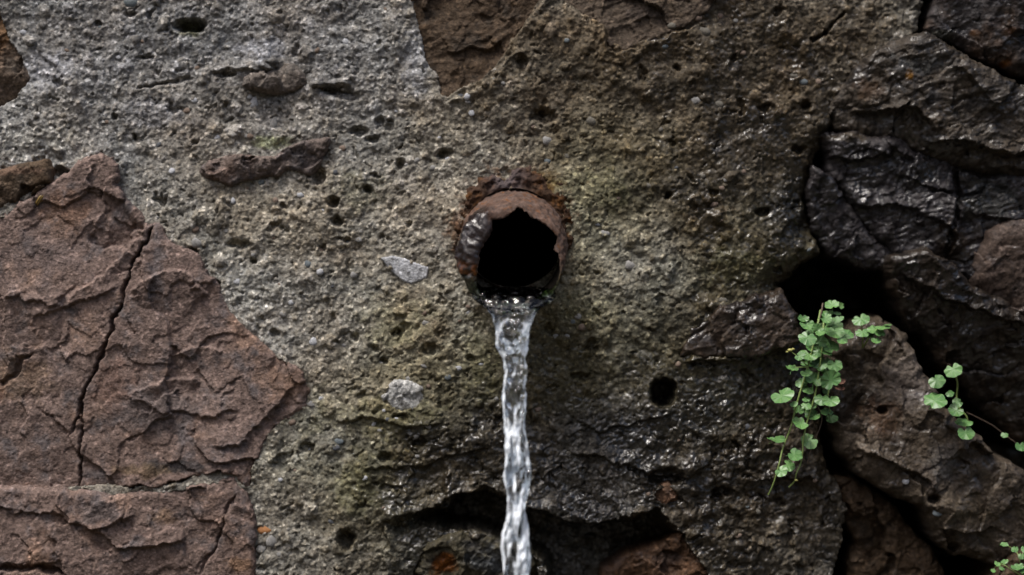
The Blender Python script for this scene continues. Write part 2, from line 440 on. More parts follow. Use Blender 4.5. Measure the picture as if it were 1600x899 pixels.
# pale mineral bloom, moss and rust stains: marks with a shape of their own
def stain(x, y, rx, ry, c, k, seed, lam=22):
    j0, j1 = np.searchsorted(XS, ((x - 2.2 * rx - 800) / 1600, (x + 2.2 * rx - 800) / 1600)); i0, i1 = np.searchsorted(ZS, ((449.5 - y - 2.2 * ry) / 1600, (449.5 - y + 2.2 * ry) / 1600))
    w_ = np.s_[i0:i1, j0:j1]
    X_ = PX[w_]; Y_ = PY[w_]
    a = X_ + fbm(X_, Y_, lam, 4, 0.65, seed) * rx * 0.9; b = Y_ + fbm(X_, Y_, lam, 4, 0.65, seed + 9) * ry * 0.9
    d = np.sqrt(((a - x) / rx) ** 2 + ((b - y) / ry) ** 2)
    w = sstep(1.0, 0.45, d) * k * (0.7 + 0.6 * fbm(X_, Y_, 9, 3, 0.6, seed + 5))
    w = np.clip(w, 0, 1)[..., None]
    COL_M[w_] = COL_M[w_] * (1 - w) + np.asarray(c) * w
stain(425, 222, 38, 15, (0.27, 0.30, 0.15), 0.75, 501)
stain(652, 95, 30, 62, (0.36, 0.37, 0.39), 0.75, 511)
stain(415, 75, 50, 22, (0.34, 0.35, 0.38), 0.7, 521)
stain(75, 110, 60, 40, (0.30, 0.31, 0.34), 0.55, 531)
stain(240, 175, 60, 30, (0.29, 0.30, 0.33), 0.5, 541)
stain(297, 45, 30, 16, (0.10, 0.10, 0.03), 0.7, 551)
stain(395, 455, 60, 30, (0.33, 0.325, 0.29), 0.5, 561)
stain(60, 215, 80, 20, (0.32, 0.31, 0.27), 0.5, 571)
stain(760, 560, 50, 90, (0.13, 0.125, 0.06), 0.5, 581)
stain(600, 650, 120, 40, (0.17, 0.17, 0.09), 0.4, 591)
stain(1060, 430, 70, 40, (0.26, 0.26, 0.21), 0.5, 601)
stain(905, 590, 60, 70, (0.12, 0.105, 0.05), 0.45, 611)
for x_, y_, rx_, ry_, k_, sd_ in ((1240, 330, 70, 80, .75, 701), (1150, 210, 60, 40, .5, 711), (1000, 320, 50, 40, .35, 721), (1120, 640, 90, 60, .7, 731), (960, 680, 90, 40, .7, 741), (1060, 520, 60, 40, .5, 751), (700, 690, 80, 40, .55, 761), (1180, 100, 60, 40, .4, 771), (760, 740, 60, 40, .6, 781), (1200, 690, 80, 60, .6, 791), (950, 120, 70, 40, .3, 795)):
    stain(x_, y_, rx_, ry_, (0.045, 0.042, 0.035), k_, sd_, 30)
for x_, y_, rx_, ry_, k_, sd_ in ((620, 500, 80, 50, .4, 1701), (560, 300, 50, 40, .3, 1711), (920, 300, 80, 50, .4, 1721), (1150, 420, 70, 40, .45, 1731), (480, 640, 60, 50, .3, 1741), (560, 760, 50, 60, .45, 1751), (900, 480, 60, 40, .35, 1761)):
    stain(x_, y_, rx_, ry_, (0.15, 0.15, 0.075), k_, sd_, 26)
for x_, y_, rx_, ry_, k_, sd_ in ((640, 470, 50, 30, .3, 1801), (680, 520, 40, 40, .4, 1811), (530, 400, 60, 30, .3, 1821), (860, 140, 60, 30, .3, 1831), (1100, 330, 50, 40, .4, 1841), (300, 200, 50, 30, .3, 1851)):
    stain(x_, y_, rx_, ry_, (0.15, 0.105, 0.065), k_, sd_, 24)
stain(803, 340, 104, 92, (0.085, 0.042, 0.02), 0.95, 621, 16)
stain(715, 360, 26, 40, (0.13, 0.055, 0.02), 0.7, 631, 12)
stain(850, 285, 40, 22, (0.12, 0.075, 0.02), 0.7, 641, 12)

# ------------------------------------------------------------------ wall and its stones
wall = empty('stone_wall', (0, 0.10, -0.80), 'old rubble stone wall of rough grey mortar, a rusty pipe set into its middle', 'wall')
wall['kind'] = 'thing'
H_TOP = H_M.copy()
COVER = np.zeros(PX.shape, bool)

RED = ((0.168, 0.123, 0.106), (0.228, 0.152, 0.115), (0.122, 0.104, 0.102))
TAN = ((0.13, 0.098, 0.075), (0.17, 0.12, 0.085), (0.095, 0.075, 0.062))
DBR = ((0.085, 0.062, 0.044), (0.11, 0.075, 0.048), (0.06, 0.048, 0.038))
GBR = ((0.15, 0.125, 0.10), (0.19, 0.16, 0.13), (0.10, 0.085, 0.075))
WBL = ((0.085, 0.078, 0.08), (0.11, 0.10, 0.10), (0.06, 0.055, 0.058))
RBR = ((0.14, 0.092, 0.066), (0.175, 0.105, 0.07), (0.10, 0.072, 0.06))

def stone(poly, h0, pal, label, seed, tilt=(0, 0), R=16, relief=1.0, wet=None, feats=None, warp=10, lam=60, bulge=0.0, patches=(), skirt=0.09, strata=0.0, grow=0.0, fine=1.0):
    if h0 is None:                                                 # bedded flush with the mortar about it
        h0 = float(H_M[np.argmin(np.abs(ZS - (449.5 - poly[0][1] - 20) / 1600)), np.argmin(np.abs(XS - (sum(p[0] for p in poly) / len(poly) - 800) / 1600))] * 0.5) + 0.003
    kf = (DIST - h0) / DIST
    poly = [(800 + (x - 800) * kf, 449.5 + (y - 449.5) * kf) for x, y in poly]
    xs_ = [p[0] for p in poly]; ys_ = [p[1] for p in poly]
    cx, cy = sum(xs_) / len(xs_), sum(ys_) / len(ys_)
    colm = np.where((800 + XS * 1600 > min(xs_) - 24) & (800 + XS * 1600 < max(xs_) + 24))[0]
    rowm = np.where((449.5 - ZS * 1600 > min(ys_) - 24) & (449.5 - ZS * 1600 < max(ys_) + 24))[0]
    sl = np.s_[rowm[0]:rowm[-1] + 1, colm[0]:colm[-1] + 1]
    px = PX[sl]; py = PY[sl]
    wx = px + fbm(px, py, 50, 5, 0.6, seed) * warp * 1.6; wy = py + fbm(px, py, 50, 5, 0.6, seed + 10) * warp * 1.6
    d = sdf_poly(wx, wy, poly) + grow
    h = np.full(px.shape, h0) + tilt[0] * (px - cx) / 1600 + tilt[1] * (cy - py) / 1600
    size = max(max(xs_) - min(xs_), max(ys_) - min(ys_)) / 2
    h += bulge * np.clip(1 - (((px - cx) / size) ** 2 + ((py - cy) / size) ** 2), -0.5, 1)
    h += relief * (facets(px, py, lam * 2.1, 0.013, seed + 20) + (facets(px, py, lam * 0.8, 0.0042, seed + 30) + facets(px, py, lam * 0.33, 0.0014, seed + 40)) / fine)
    h += relief * (fbm(px, py, lam * 2.2, 3, 0.5, seed + 50) * 0.007 + ridged(px, py, 40, 5, 0.62, seed + 55) * 0.0009 / fine + fbm(px, py, 14, 4, 0.75, seed + 58) * 0.0020 * fine)
    if strata:
        v = py + 0.35 * px + fbm(px, py, 90, 3, 0.5, seed + 61) * 30
        h += strata * (gn(v / 14, px / 160, seed + 62) + 0.6 * gn(v / 6, px / 90, seed + 63))
    if feats:
        h1 = h.copy(); feats(h1, px, py); h = h + (h1 - h) * (0.68 if pal is RED else 1.0)
    t = np.clip(1 - d / R, 0, 1)
    h = h - (1 - np.sqrt(np.clip(1 - t ** 2, 0, 1))) * R / 1600 * 1.1
    h = h - skirt * sstep(1.0, -5.0, d) - 0.24 * sstep(-3, -9, d)
    keep = d > -9
    F, used = grid_faces(keep)
    a = 0.5 + 0.9 * fbm(px, py, 110, 5, 0.6, seed + 70); b = 0.5 + 1.0 * fbm(px, py, 45, 5, 0.65, seed + 80)
    c = np.asarray(pal[0]) * np.ones(px.shape + (1,))
    m1 = (sstep(0.55, 0.95, a))[..., None]; m2 = (sstep(0.5, 0.95, b))[..., None]
    c = c * (1 - m1) + np.asarray(pal[1]) * m1
    c = c * (1 - m2) + np.asarray(pal[2]) * m2
    f1, f2, ccx, ccy, dx, dy = worley(px, py, 7, seed + 90)
    r = hr(ccx, ccy, seed + 91)
    c = c * (1 + np.where(r > 0.9, 0.55, np.where(r < 0.15, -0.35, 0.0)) * (f1 < 0.4))[..., None]
    c = c * (1 + 0.3 * fbm(px, py, 16, 4, 0.65, seed + 95))[..., None]
    for (x, y, rx, ry, cc, k) in patches:
        a = px + fbm(px, py, 26, 4, 0.65, seed + 97) * rx * 0.9; b = py + fbm(px, py, 26, 4, 0.65, seed + 98) * ry * 0.9
        w = np.clip(sstep(1.0, 0.4, np.sqrt(((a - x) / rx) ** 2 + ((b - y) / ry) ** 2)) * k, 0, 1)[..., None]
        c = c * (1 - w) + np.asarray(cc) * w
    wv = WET[sl] if wet is None else np.clip(wet * (0.85 + 0.5 * fbm(px, py, 60, 4, 0.6, seed + 99)), 0, 1)
    V = np.stack([GX[sl].ravel()[used], -h.ravel()[used], GZ[sl].ravel()[used]], 1)
    o = mesh_np('stone', V, F, M_STONE, wall, c.reshape(-1, 3)[used], wv.ravel()[used])
    o['label'] = label
    top = H_TOP[sl]; inside = d > 0
    low_ = h - 0.004; mm_ = H_M[sl]; H_M[sl] = np.where(d > 7, np.minimum(mm_, low_), mm_)
    COVER[sl] |= (d > 16) & (h - H_M[sl] > 0.003)
    H_TOP[sl] = np.where(d > 7, h, np.where(inside, np.maximum(top, h), top))
    return o

def big_feats(h, px, py):
    h -= 0.009 * sstep(330, 470, px)
    crack(h, px, py, [(246, 346), (222, 392), (207, 412), (198, 440), (186, 480), (170, 530), (150, 575), (128, 622), (118, 668), (104, 690)], 0.018, 2.6, 1)
    crack(h, px, py, [(128, 630), (126, 690), (124, 740), (122, 770)], 0.012, 2.2, 2)
    crack(h, px, py, [(0, 602), (22, 588), (34, 560), (58, 552)], 0.010, 2.6, 3)
    crack(h, px, py, [(392, 770), (404, 722), (416, 690), (440, 664)], 0.006, 3, 4)
    ledge(h, px, py, [(100, 478), (130, 458), (165, 425), (200, 385), (236, 352)][::-1], 0.010, 26, 5)     # edge of the diagonal band
    ledge(h, px, py, [(132, 372), (160, 392), (190, 384), (228, 350)], -0.012, 34, 6)                       # scooped hollow above it
    ledge(h, px, py, [(40, 502), (80, 488), (140, 465), (190, 452)], 0.006, 26, 7)
    ledge(h, px, py, [(205, 470), (225, 436), (260, 425), (300, 432), (332, 468)][::-1], 0.010, 40, 8)
    ledge(h, px, py, [(196, 616), (240, 602), (300, 590), (318, 602)][::-1], 0.009, 26, 9)
    ledge(h, px, py, [(200, 622), (260, 640), (320, 650), (380, 640)], 0.006, 26, 10)
    ledge(h, px, py, [(330, 700), (380, 690), (430, 640), (470, 590)], 0.008, 40, 11)
    ledge(h, px, py, [(365, 500), (390, 512), (420, 545), (430, 575)][::-1], 0.006, 26, 12)
    ledge(h, px, py, [(0, 455), (50, 470), (100, 478)], 0.006, 34, 13)
    ledge(h, px, py, [(180, 755), (240, 762), (300, 745), (345, 732), (392, 772)], 0.014, 40, 14)
    ledge(h, px, py, [(60, 640), (90, 648), (110, 676)], 0.006, 30, 15)
    ledge(h, px, py, [(165, 332), (150, 350), (148, 362)], 0.005, 16, 16)
    ledge(h, px, py, [(270, 560), (300, 540), (350, 548)][::-1], 0.005, 20, 17)

big = [(-420, 345), (-120, 335), (0, 330), (25, 320), (75, 292), (95, 274), (120, 247), (160, 238), (188, 255), (185, 290), (215, 322), (225, 345), (252, 350), (275, 372), (310, 400), (345, 450), (375, 505),
       (420, 545), (470, 580), (486, 610), (480, 640), (445, 662), (418, 692), (404, 740), (392, 772), (360, 744), (330, 740), (290, 754), (240, 768), (190, 766), (120, 768), (60, 780), (0, 792), (-120, 800), (-420, 800)]
stone(big, 0.004, RED, 'big reddish brown stone with a long dark diagonal crack', 1000, (0.015, 0.03), 10, 0.55, None, big_feats, 9, 70, 0.0,
      [(110, 330, 50, 40, (0.21, 0.12, 0.075), .5), (60, 400, 90, 40, (0.12, 0.095, 0.09), .5), (30, 590, 60, 50, (0.19, 0.13, 0.085), .5), (440, 600, 50, 40, (0.19, 0.115, 0.075), .5), (250, 640, 90, 50, (0.105, 0.09, 0.088), .6),
       (280, 730, 90, 16, (0.04, 0.04, 0.042), .8), (180, 600, 40, 60, (0.18, 0.11, 0.085), .5), (225, 735, 60, 14, (0.17, 0.12, 0.07), .5)])

def low_feats(h, px, py):
    crack(h, px, py, [(370, 772), (352, 806), (340, 850), (312, 899)], 0.007, 2.4, 21)
    crack(h, px, py, [(-40, 888), (20, 889), (60, 884), (92, 888), (110, 902)], 0.016, 4, 22)
    ledge(h, px, py, [(125, 812), (150, 822), (185, 820), (215, 800)], 0.008, 30, 23)
    ledge(h, px, py, [(130, 802), (165, 780), (200, 776)][::-1], 0.006, 20, 24)
    ledge(h, px, py, [(0, 800), (70, 795), (120, 815), (190, 855), (260, 850), (300, 830)], 0.008, 34, 25)
    ledge(h, px, py, [(290, 772), (300, 764), (325, 758)], 0.008, 18, 26)
stone([(-420, 780), (-120, 768), (0, 760), (60, 760), (120, 764), (190, 768), (240, 768), (290, 762), (340, 748), (365, 746), (386, 768), (398, 800), (400, 850), (394, 980), (394, 1010), (-420, 1010)],
      0.008, RED, 'dark reddish brown stone in the bottom left corner, below the crevice', 1100, (0.0, 0.03), 12, 0.6, 0.12, low_feats, 7, 64, 0,
      [(260, 805, 30, 14, (0.18, 0.12, 0.08), .7), (160, 800, 50, 24, (0.09, 0.08, 0.08), .6), (375, 880, 30, 14, (0.2, 0.12, 0.07), .6)])
stone([(-160, 272), (0, 264), (40, 253), (76, 248), (84, 262), (84, 284), (60, 300), (30, 318), (0, 328), (-160, 345)], 0.006, DBR, 'small wedge of brown stone at the left edge above the big reddish stone', 1200, (0, 0.16), 12, 0.6, 0.05, None, 4, 40,
      patches=[(20, 268, 60, 10, (0.17, 0.11, 0.08), .7)])
stone([(-200, -160), (-10, -30), (12, 24), (22, 62), (48, 98), (53, 128), (32, 158), (0, 176), (-200, 190)], -0.006, TAN, 'brown stone cut by the left edge, high up, sunk in the mortar', 1300, (0, 0.05), 14, 0.9, 0.15, None, 7, 40,
      patches=[(5, 50, 20, 40, (0.22, 0.13, 0.07), .7), (25, 100, 25, 20, (0.08, 0.07, 0.06), .6)])
z3 = lambda L: [(300 + u / 3, 50 + v / 3) for u, v in L]
def sliver_feats(h, px, py):
    ledge(h, px, py, z3([(150, 580), (230, 572), (300, 582), (390, 580), (440, 548), (520, 512)])[::-1], 0.005, 8, 31, 1.5)
    crack(h, px, py, z3([(240, 600), (330, 590), (400, 590), (450, 560)]), 0.004, 1.8, 32)
stone(z3([(25, 640), (70, 600), (150, 580), (230, 572), (300, 580), (390, 575), (440, 540), (520, 505), (590, 488), (645, 492), (650, 510), (625, 570), (600, 640), (560, 680), (520, 665), (450, 650), (400, 680), (330, 680), (250, 700), (180, 730), (120, 700), (60, 690), (25, 665)]),
      0.007, ((0.125, 0.10, 0.088), (0.15, 0.105, 0.085), (0.095, 0.085, 0.085)), 'long thin brown sliver of stone, wavy, bedded in the mortar above the big reddish stone', 1400, (0.03, 0.06), 9, 0.55, 0.0, sliver_feats, 3, 26)
stone(z3([(240, 200), (290, 180), (400, 170), (430, 145), (480, 145), (520, 180), (545, 225), (530, 255), (480, 275), (390, 300), (320, 285), (270, 270), (230, 250)]),
      0.009, ((0.135, 0.115, 0.10), (0.16, 0.135, 0.11), (0.11, 0.10, 0.09)), 'short rounded brown stone bedded in the mortar at upper left, above the pale chips', 1450, (0, 0.10), 13, 0.5, 0.0, None, 3, 30)
stone([(634, -160), (634, -60), (640, 0), (650, 50), (656, 90), (674, 120), (682, 150), (700, 160), (716, 149), (762, 129), (787, 100), (817, 50), (848, 4), (858, -60), (858, -160)], -0.004, DBR,
      'dark brown stone tapering to a point above the pipe', 1500, (0, -0.02), 6, 0.5, 0.35, None, 5, 44, strata=0.0008)
stone([(858, -160), (866, -60), (880, 8), (900, 20), (940, 42), (950, 74), (974, 82), (1000, 70), (1052, 52), (1104, 22), (1160, -60), (1200, -160)], -0.004, ((0.095, 0.075, 0.058), (0.12, 0.092, 0.066), (0.075, 0.06, 0.05)),
      'dull brown stone at the top edge, right of the pointed dark one', 1550, (0, -0.02), 6, 0.6, 0.35, None, 5, 44, strata=0.0012)
stone([(1075, 512), (1130, 476), (1185, 456), (1222, 452), (1246, 490), (1262, 530), (1230, 546), (1180, 560), (1100, 566), (1060, 558)], 0.000, ((0.095, 0.075, 0.06), (0.12, 0.085, 0.062), (0.07, 0.062, 0.06)),
      'dark wet brown stone left of the hanging plant', 1600, (-0.02, 0.07), 12, 0.8, 1.0, None, 10, 46, strata=0.0008)
# right-hand courses, set back
stone([(1463, -200), (1463, -80), (1460, 10), (1448, 44), (1462, 62), (1500, 75), (1540, 100), (1580, 118), (1760, 165), (1760, -200)], -0.026, ((0.085, 0.078, 0.078), (0.14, 0.095, 0.065), (0.06, 0.055, 0.058)),
      'dark damp stone in the top right corner flecked with rust', 1700, (-0.02, 0.10), 24, 0.9, 0.95, None, 6, 50, 0.01,
      [(1480, 52, 26, 12, (0.2, 0.2, 0.17), .7), (1580, 95, 16, 8, (0.24, 0.11, 0.05), .7), (1585, 48, 20, 8, (0.2, 0.11, 0.06), .6), (1530, 48, 10, 6, (0.2, 0.11, 0.06), .6)], strata=0.0010, grow=-1, fine=1.4)
def k_feats(h, px, py):
    ledge(h, px, py, [(1330, 175), (1370, 170), (1430, 165), (1462, 195), (1470, 215)], 0.012, 40, 41)
    ledge(h, px, py, [(1440, 212), (1500, 222), (1600, 240), (1700, 250)], 0.014, 34, 42)
stone([(x - 10, y) for x, y in [(1328, 152), (1346, 122), (1386, 90), (1430, 70), (1450, 64), (1490, 86), (1540, 116), (1600, 146), (1760, 190), (1760, 285), (1600, 262), (1530, 250), (1474, 240), (1430, 214), (1380, 205), (1324, 192), (1316, 175)]], -0.030, ((0.11, 0.095, 0.08), (0.14, 0.115, 0.09), (0.075, 0.07, 0.068)),
      'long dark sloping stone at upper right with an orange fleck near its top', 1800, (0.01, 0.22), 24, 1.0, 0.9, k_feats, 7, 52, 0.012,
      [(1424, 118, 9, 12, (0.28, 0.15, 0.05), .85), (1440, 100, 60, 24, (0.10, 0.11, 0.115), .5), (1360, 140, 30, 22, (0.14, 0.09, 0.06), .5)], strata=0.0014, grow=15, fine=1.3)
def l_feats(h, px, py):
    ledge(h, px, py, [(1300, 240), (1340, 248), (1385, 238), (1405, 240)], 0.010, 26, 43)
    ledge(h, px, py, [(1330, 322), (1400, 318), (1450, 330), (1510, 372)], 0.010, 44, 44)
    ledge(h, px, py, [(1500, 268), (1506, 310), (1500, 350), (1512, 400)][::-1], 0.010, 40, 47)
    crack(h, px, py, [(1508, 262), (1510, 310), (1500, 360), (1490, 410)], 0.010, 4, 48)
    ledge(h, px, py, [(1400, 268), (1450, 282), (1500, 300)], 0.007, 26, 49)
    ledge(h, px, py, [(1520, 330), (1580, 340), (1640, 360)], 0.007, 30, 50)
stone([(1280, 210), (1330, 204), (1380, 211), (1425, 233), (1480, 254), (1600, 272), (1760, 290), (1760, 580), (1640, 524), (1560, 478), (1500, 436), (1440, 412), (1400, 398), (1362, 366), (1326, 318), (1294, 268)], -0.042, WBL,
      'long wet blue black slab glistening at right, sloping down from the dark gap to the right edge', 1900, (0.0, 0.12), 24, 1.0, 1.0, l_feats, 8, 52, 0.0, [(1330, 212, 60, 10, (0.11, 0.085, 0.05), .6), (1560, 310, 60, 40, (0.10, 0.105, 0.095), .6), (1500, 380, 40, 40, (0.11, 0.08, 0.05), .5)], strata=0.0016, grow=4, fine=1.4)
stone([(1532, 440), (1536, 400), (1552, 372), (1582, 353), (1620, 352), (1760, 390), (1760, 540), (1620, 500), (1560, 472)], -0.036, ((0.14, 0.11, 0.095), (0.17, 0.135, 0.11), (0.10, 0.085, 0.08)),
      'smooth brown knob of stone at the right edge', 2100, (0.03, 0.12), 26, 0.6, 0.75, None, 5, 46, 0.012, grow=15, fine=1.3)
stone([(1272, 262), (1300, 285), (1330, 322), (1378, 384), (1424, 408), (1406, 432), (1350, 412), (1296, 396), (1268, 360), (1258, 300)], -0.040, WBL, 'narrow dark wet wedge of rock under the rounded blue black stone', 2050, (-0.05, 0.15), 16, 0.9, 1.0, None, 7, 36, grow=4, fine=1.4)
def n_feats(h, px, py):
    ledge(h, px, py, [(1405, 428), (1450, 446), (1490, 470), (1560, 494), (1640, 520)], 0.014, 30, 45)
stone([(1396, 412), (1440, 399), (1476, 422), (1500, 452), (1546, 478), (1600, 512), (1760, 580), (1760, 740), (1612, 692), (1560, 642), (1500, 582), (1450, 522), (1410, 462)], -0.040, ((0.075, 0.062, 0.052), (0.10, 0.075, 0.055), (0.055, 0.048, 0.045)),
      'black dripping wet ledge of stone sloping down to the right edge', 2200, (0.0, 0.42), 20, 1.0, 1.0, n_feats, 7, 40, 0.0, strata=0.001, grow=15, fine=1.3)
def o_feats(h, px, py):
    ledge(h, px, py, [(1330, 690), (1380, 720), (1430, 735), (1470, 770)], 0.010, 40, 46)
    for x, y, r in ((1382, 642, 9), (1462, 782, 10), (1430, 812, 14), (1500, 860, 10)):
        d = np.sqrt((px - x) ** 2 + (py - y) ** 2 * 1.4)
        h -= 0.012 * sstep(r * 1.1, r * 0.6, d)
stone([(1292, 560), (1302, 532), (1340, 502), (1380, 497), (1420, 520), (1442, 580), (1480, 640), (1522, 682), (1582, 722), (1650, 762), (1650, 862), (1560, 886), (1490, 872), (1452, 832), (1440, 792), (1402, 782), (1370, 762), (1340, 742), (1310, 702), (1292, 640)], -0.024, GBR,
      'large grey brown boulder at lower right behind the hanging plant', 2300, (-0.03, 0.02), 22, 0.9, 0.85, o_feats, 9, 50, 0.012,
      [(1420, 600, 50, 60, (0.23, 0.20, 0.18), .6), (1380, 660, 40, 40, (0.15, 0.09, 0.06), .5), (1480, 720, 40, 40, (0.2, 0.195, 0.19), .5), (1330, 620, 40, 80, (0.085, 0.07, 0.055), .6), (1520, 800, 60, 40, (0.16, 0.13, 0.09), .4)])
stone([(1300, 748), (1330, 742), (1400, 792), (1440, 842), (1480, 892), (1490, 1000), (1300, 1000), (1334, 850)], -0.055, DBR, 'dim stone deep in the gap at the bottom, left of the grey brown boulder', 2400, (0, 0.05), 16, 0.9, 0.6, None, 6, 40)
stone([(1540, 930), (1560, 895), (1600, 860), (1660, 850), (1760, 880), (1760, 1010), (1540, 1010)], -0.020, DBR, 'corner of a dark stone at bottom right under the small leafy sprig', 2450, (0, 0.1), 16, 0.9, 0.5, None, 6, 40)
stone([(925, 990), (942, 890), (980, 866), (1030, 848), (1062, 831), (1080, 850), (1112, 890), (1124, 990)], -0.006, RBR, 'red brown stone at the bottom edge right of the falling water', 2500, (0.03, 0.08), 12, 0.9, 0.7, None, 6, 44)
stone([(620, 990), (640, 890), (668, 846), (720, 832), (770, 838), (826, 850), (848, 880), (852, 990)], 0.004, ((0.10, 0.09, 0.065), (0.13, 0.11, 0.075), (0.07, 0.068, 0.065)), 'mottled wet stone under the dark ledge, behind the falling water', 2600, (0, 0.07), 18, 1.0, 0.75, None, 7, 40, 0.0,
      [(695, 882, 26, 24, (0.20, 0.085, 0.04), .8), (765, 880, 40, 30, (0.11, 0.12, 0.13), .7)])
stone([(1014, 768), (1026, 756), (1046, 752), (1062, 768), (1064, 788), (1040, 794), (1020, 786)], 0.002, RBR, 'small red brown stone in a hollow under the round hole', 2700, (0, 0.1), 8, 0.4, 0.4, None, 3, 24)
stone([(598, 606), (616, 592), (640, 590), (660, 604), (667, 626), (652, 644), (626, 648), (604, 640), (594, 622)], None, ((0.34, 0.34, 0.33), (0.47, 0.47, 0.455), (0.20, 0.195, 0.18)), 'round speckled pale grey stone left of the falling water', 2750, (0, 0.03), 10, 0.3, 0.0, None, 4, 16)
stone([(597, 404), (615, 402), (640, 408), (668, 419), (666, 433), (642, 443), (628, 438), (612, 424)], None, ((0.37, 0.38, 0.40), (0.41, 0.42, 0.44), (0.29, 0.295, 0.30)), 'smooth pale grey chip of stone left of the pipe mouth', 2800, (0, 0.04), 5, 0.15, 0.0, None, 2, 30, grow=3)
stone([(-1400, 900), (-700, 870), (-480, 900), (-470, 1180), (-900, 1250), (-1400, 1200)], 0.0, RED, 'brown stone far to the left, out of the way', 2900, (0, 0.03), 20, 1.0, 0.1)
stone([(-1300, 200), (-800, 120), (-500, 180), (-520, 500), (-900, 620), (-1300, 560)], 0.0, GBR, 'grey brown stone beyond the left edge', 2950, (0, 0.03), 20, 1.0, 0.1)

# mortar sheet, open only where a stone hides it
keep = ~COVER & (np.hypot(PX - 802, PY - 372) > 76)
F, used = grid_faces(keep)
V = np.stack([GX.ravel()[used], -H_M.ravel()[used], GZ.ravel()[used]], 1)
mo = mesh_np('mortar', V, F, M_MORTAR, wall, COL_M.reshape(-1, 3)[used], WET.ravel()[used])

def surf_h(px, py):
    """height of the wall face under a point of the photo"""
    i = int(np.clip(np.searchsorted(ZS, (449.5 - py) / 1600), 1, len(ZS) - 2)); j = int(np.clip(np.searchsorted(XS, (px - 800) / 1600), 1, len(XS) - 2))
    return float(H_TOP[i - 1:i + 2, j - 1:j + 2].mean())

mesh_np('wall_core', [(-1.3, 0.33, -0.8), (1.3, 0.33, -0.8), (1.3, 0.33, 0.75), (-1.3, 0.33, 0.75)], [(0, 1, 2, 3)], M_MORTAR, wall, np.full((4, 3), 0.05), np.full(4, 0.5))
# pebbles of the aggregate, large enough to pick out
import bmesh
def pebble_mesh(seed, name='pebble'):
    bm = bmesh.new()
    bmesh.ops.create_icosphere(bm, subdivisions=2, radius=1)
    r = random.Random(seed)
    planes = [Vector((r.gauss(0, 1), r.gauss(0, 1), r.gauss(0, 1))).normalized() for _ in range(7)]
    for v in bm.verts:
        k = 1.0
        for p in planes:
            k = min(k, 0.78 / max(v.co.dot(p), 0.2)) if v.co.dot(p) > 0.78 else k
        v.co *= k * (1 + 0.07 * math.sin(5 * v.co.x + seed) * math.cos(4 * v.co.z))
    me = bpy.data.meshes.new(name); bm.to_mesh(me); bm.free()
    for p in me.polygons: p.use_smooth = True
    return me

def plain_rock(name, c, rough=0.8, wet=0.0):
    m, nt, b = node_mat(name)
    tc = N(nt, 'ShaderNodeTexCoord'); n = N(nt, 'ShaderNodeTexNoise'); n.inputs['Scale'].default_value = 3.5; n.inputs['Detail'].default_value = 6; n.inputs['Roughness'].default_value = 0.7
    nt.links.new(tc.outputs['Object'], n.inputs['Vector'])
    r = N(nt, 'ShaderNodeValToRGB'); r.color_ramp.elements[0].position = 0.3; r.color_ramp.elements[1].position = 0.7
    r.color_ramp.elements[0].color = tuple(x * 0.62 for x in c) + (1,); r.color_ramp.elements[1].color = tuple(min(1, x * 1.3) for x in c) + (1,)
    nt.links.new(n.outputs['Fac'], r.inputs[0]); nt.links.new(r.outputs[0], b.inputs['Base Color'])
    b.inputs['Roughness'].default_value = rough
    bp = N(nt, 'ShaderNodeBump'); bp.inputs['Strength'].default_value = 0.5; bp.inputs['Distance'].default_value = 0.001
    nt.links.new(n.outputs['Fac'], bp.inputs['Height']); nt.links.new(bp.outputs[0], b.inputs['Normal'])
    return m

PEB = {'pale': plain_rock('pebble_pale', (0.40, 0.41, 0.43)), 'grey': plain_rock('pebble_grey', (0.24, 0.235, 0.225)), 'brown': plain_rock('pebble_brown', (0.17, 0.125, 0.095)),
       'dark': plain_rock('pebble_dark', (0.075, 0.08, 0.09)), 'orange': plain_rock('pebble_orange', (0.33, 0.15, 0.055)), 'slate': plain_rock('pebble_slate', (0.11, 0.13, 0.14)), 'dull': plain_rock('pebble_dull', (0.12, 0.11, 0.09))}
PEB_ME = {k: [] for k in PEB}
for k, m in PEB.items():
    for i in range(4):
        me = pebble_mesh(hash(k) % 97 * 0 + sum(map(ord, k)) + i * 7)
        me.materials.append(m); PEB_ME[k].append(me)

def pebble(px, py, rx, ry, tone, rot=0.0, label=None):
    h = surf_h(px, py)
    if px > 880 and px < 1300 and tone in ('pale', 'grey'): tone = 'dull' if tone == 'grey' else 'grey'
    o = bpy.data.objects.new('pebble', random.choice(PEB_ME[tone]))
    r = max(rx, ry)
    dep = 0.6 * min(rx, ry)
    p = at(px, py, h - 0.4 * dep / 1600)
    o.location = p - wall.location
    o.scale = (rx / 1600, dep / 1600, ry / 1600)
    o.rotation_euler = (random.uniform(-.2, .2), rot, random.uniform(-.2, .2))
    link(o, wall)
    if label: o['label'] = label
    return o

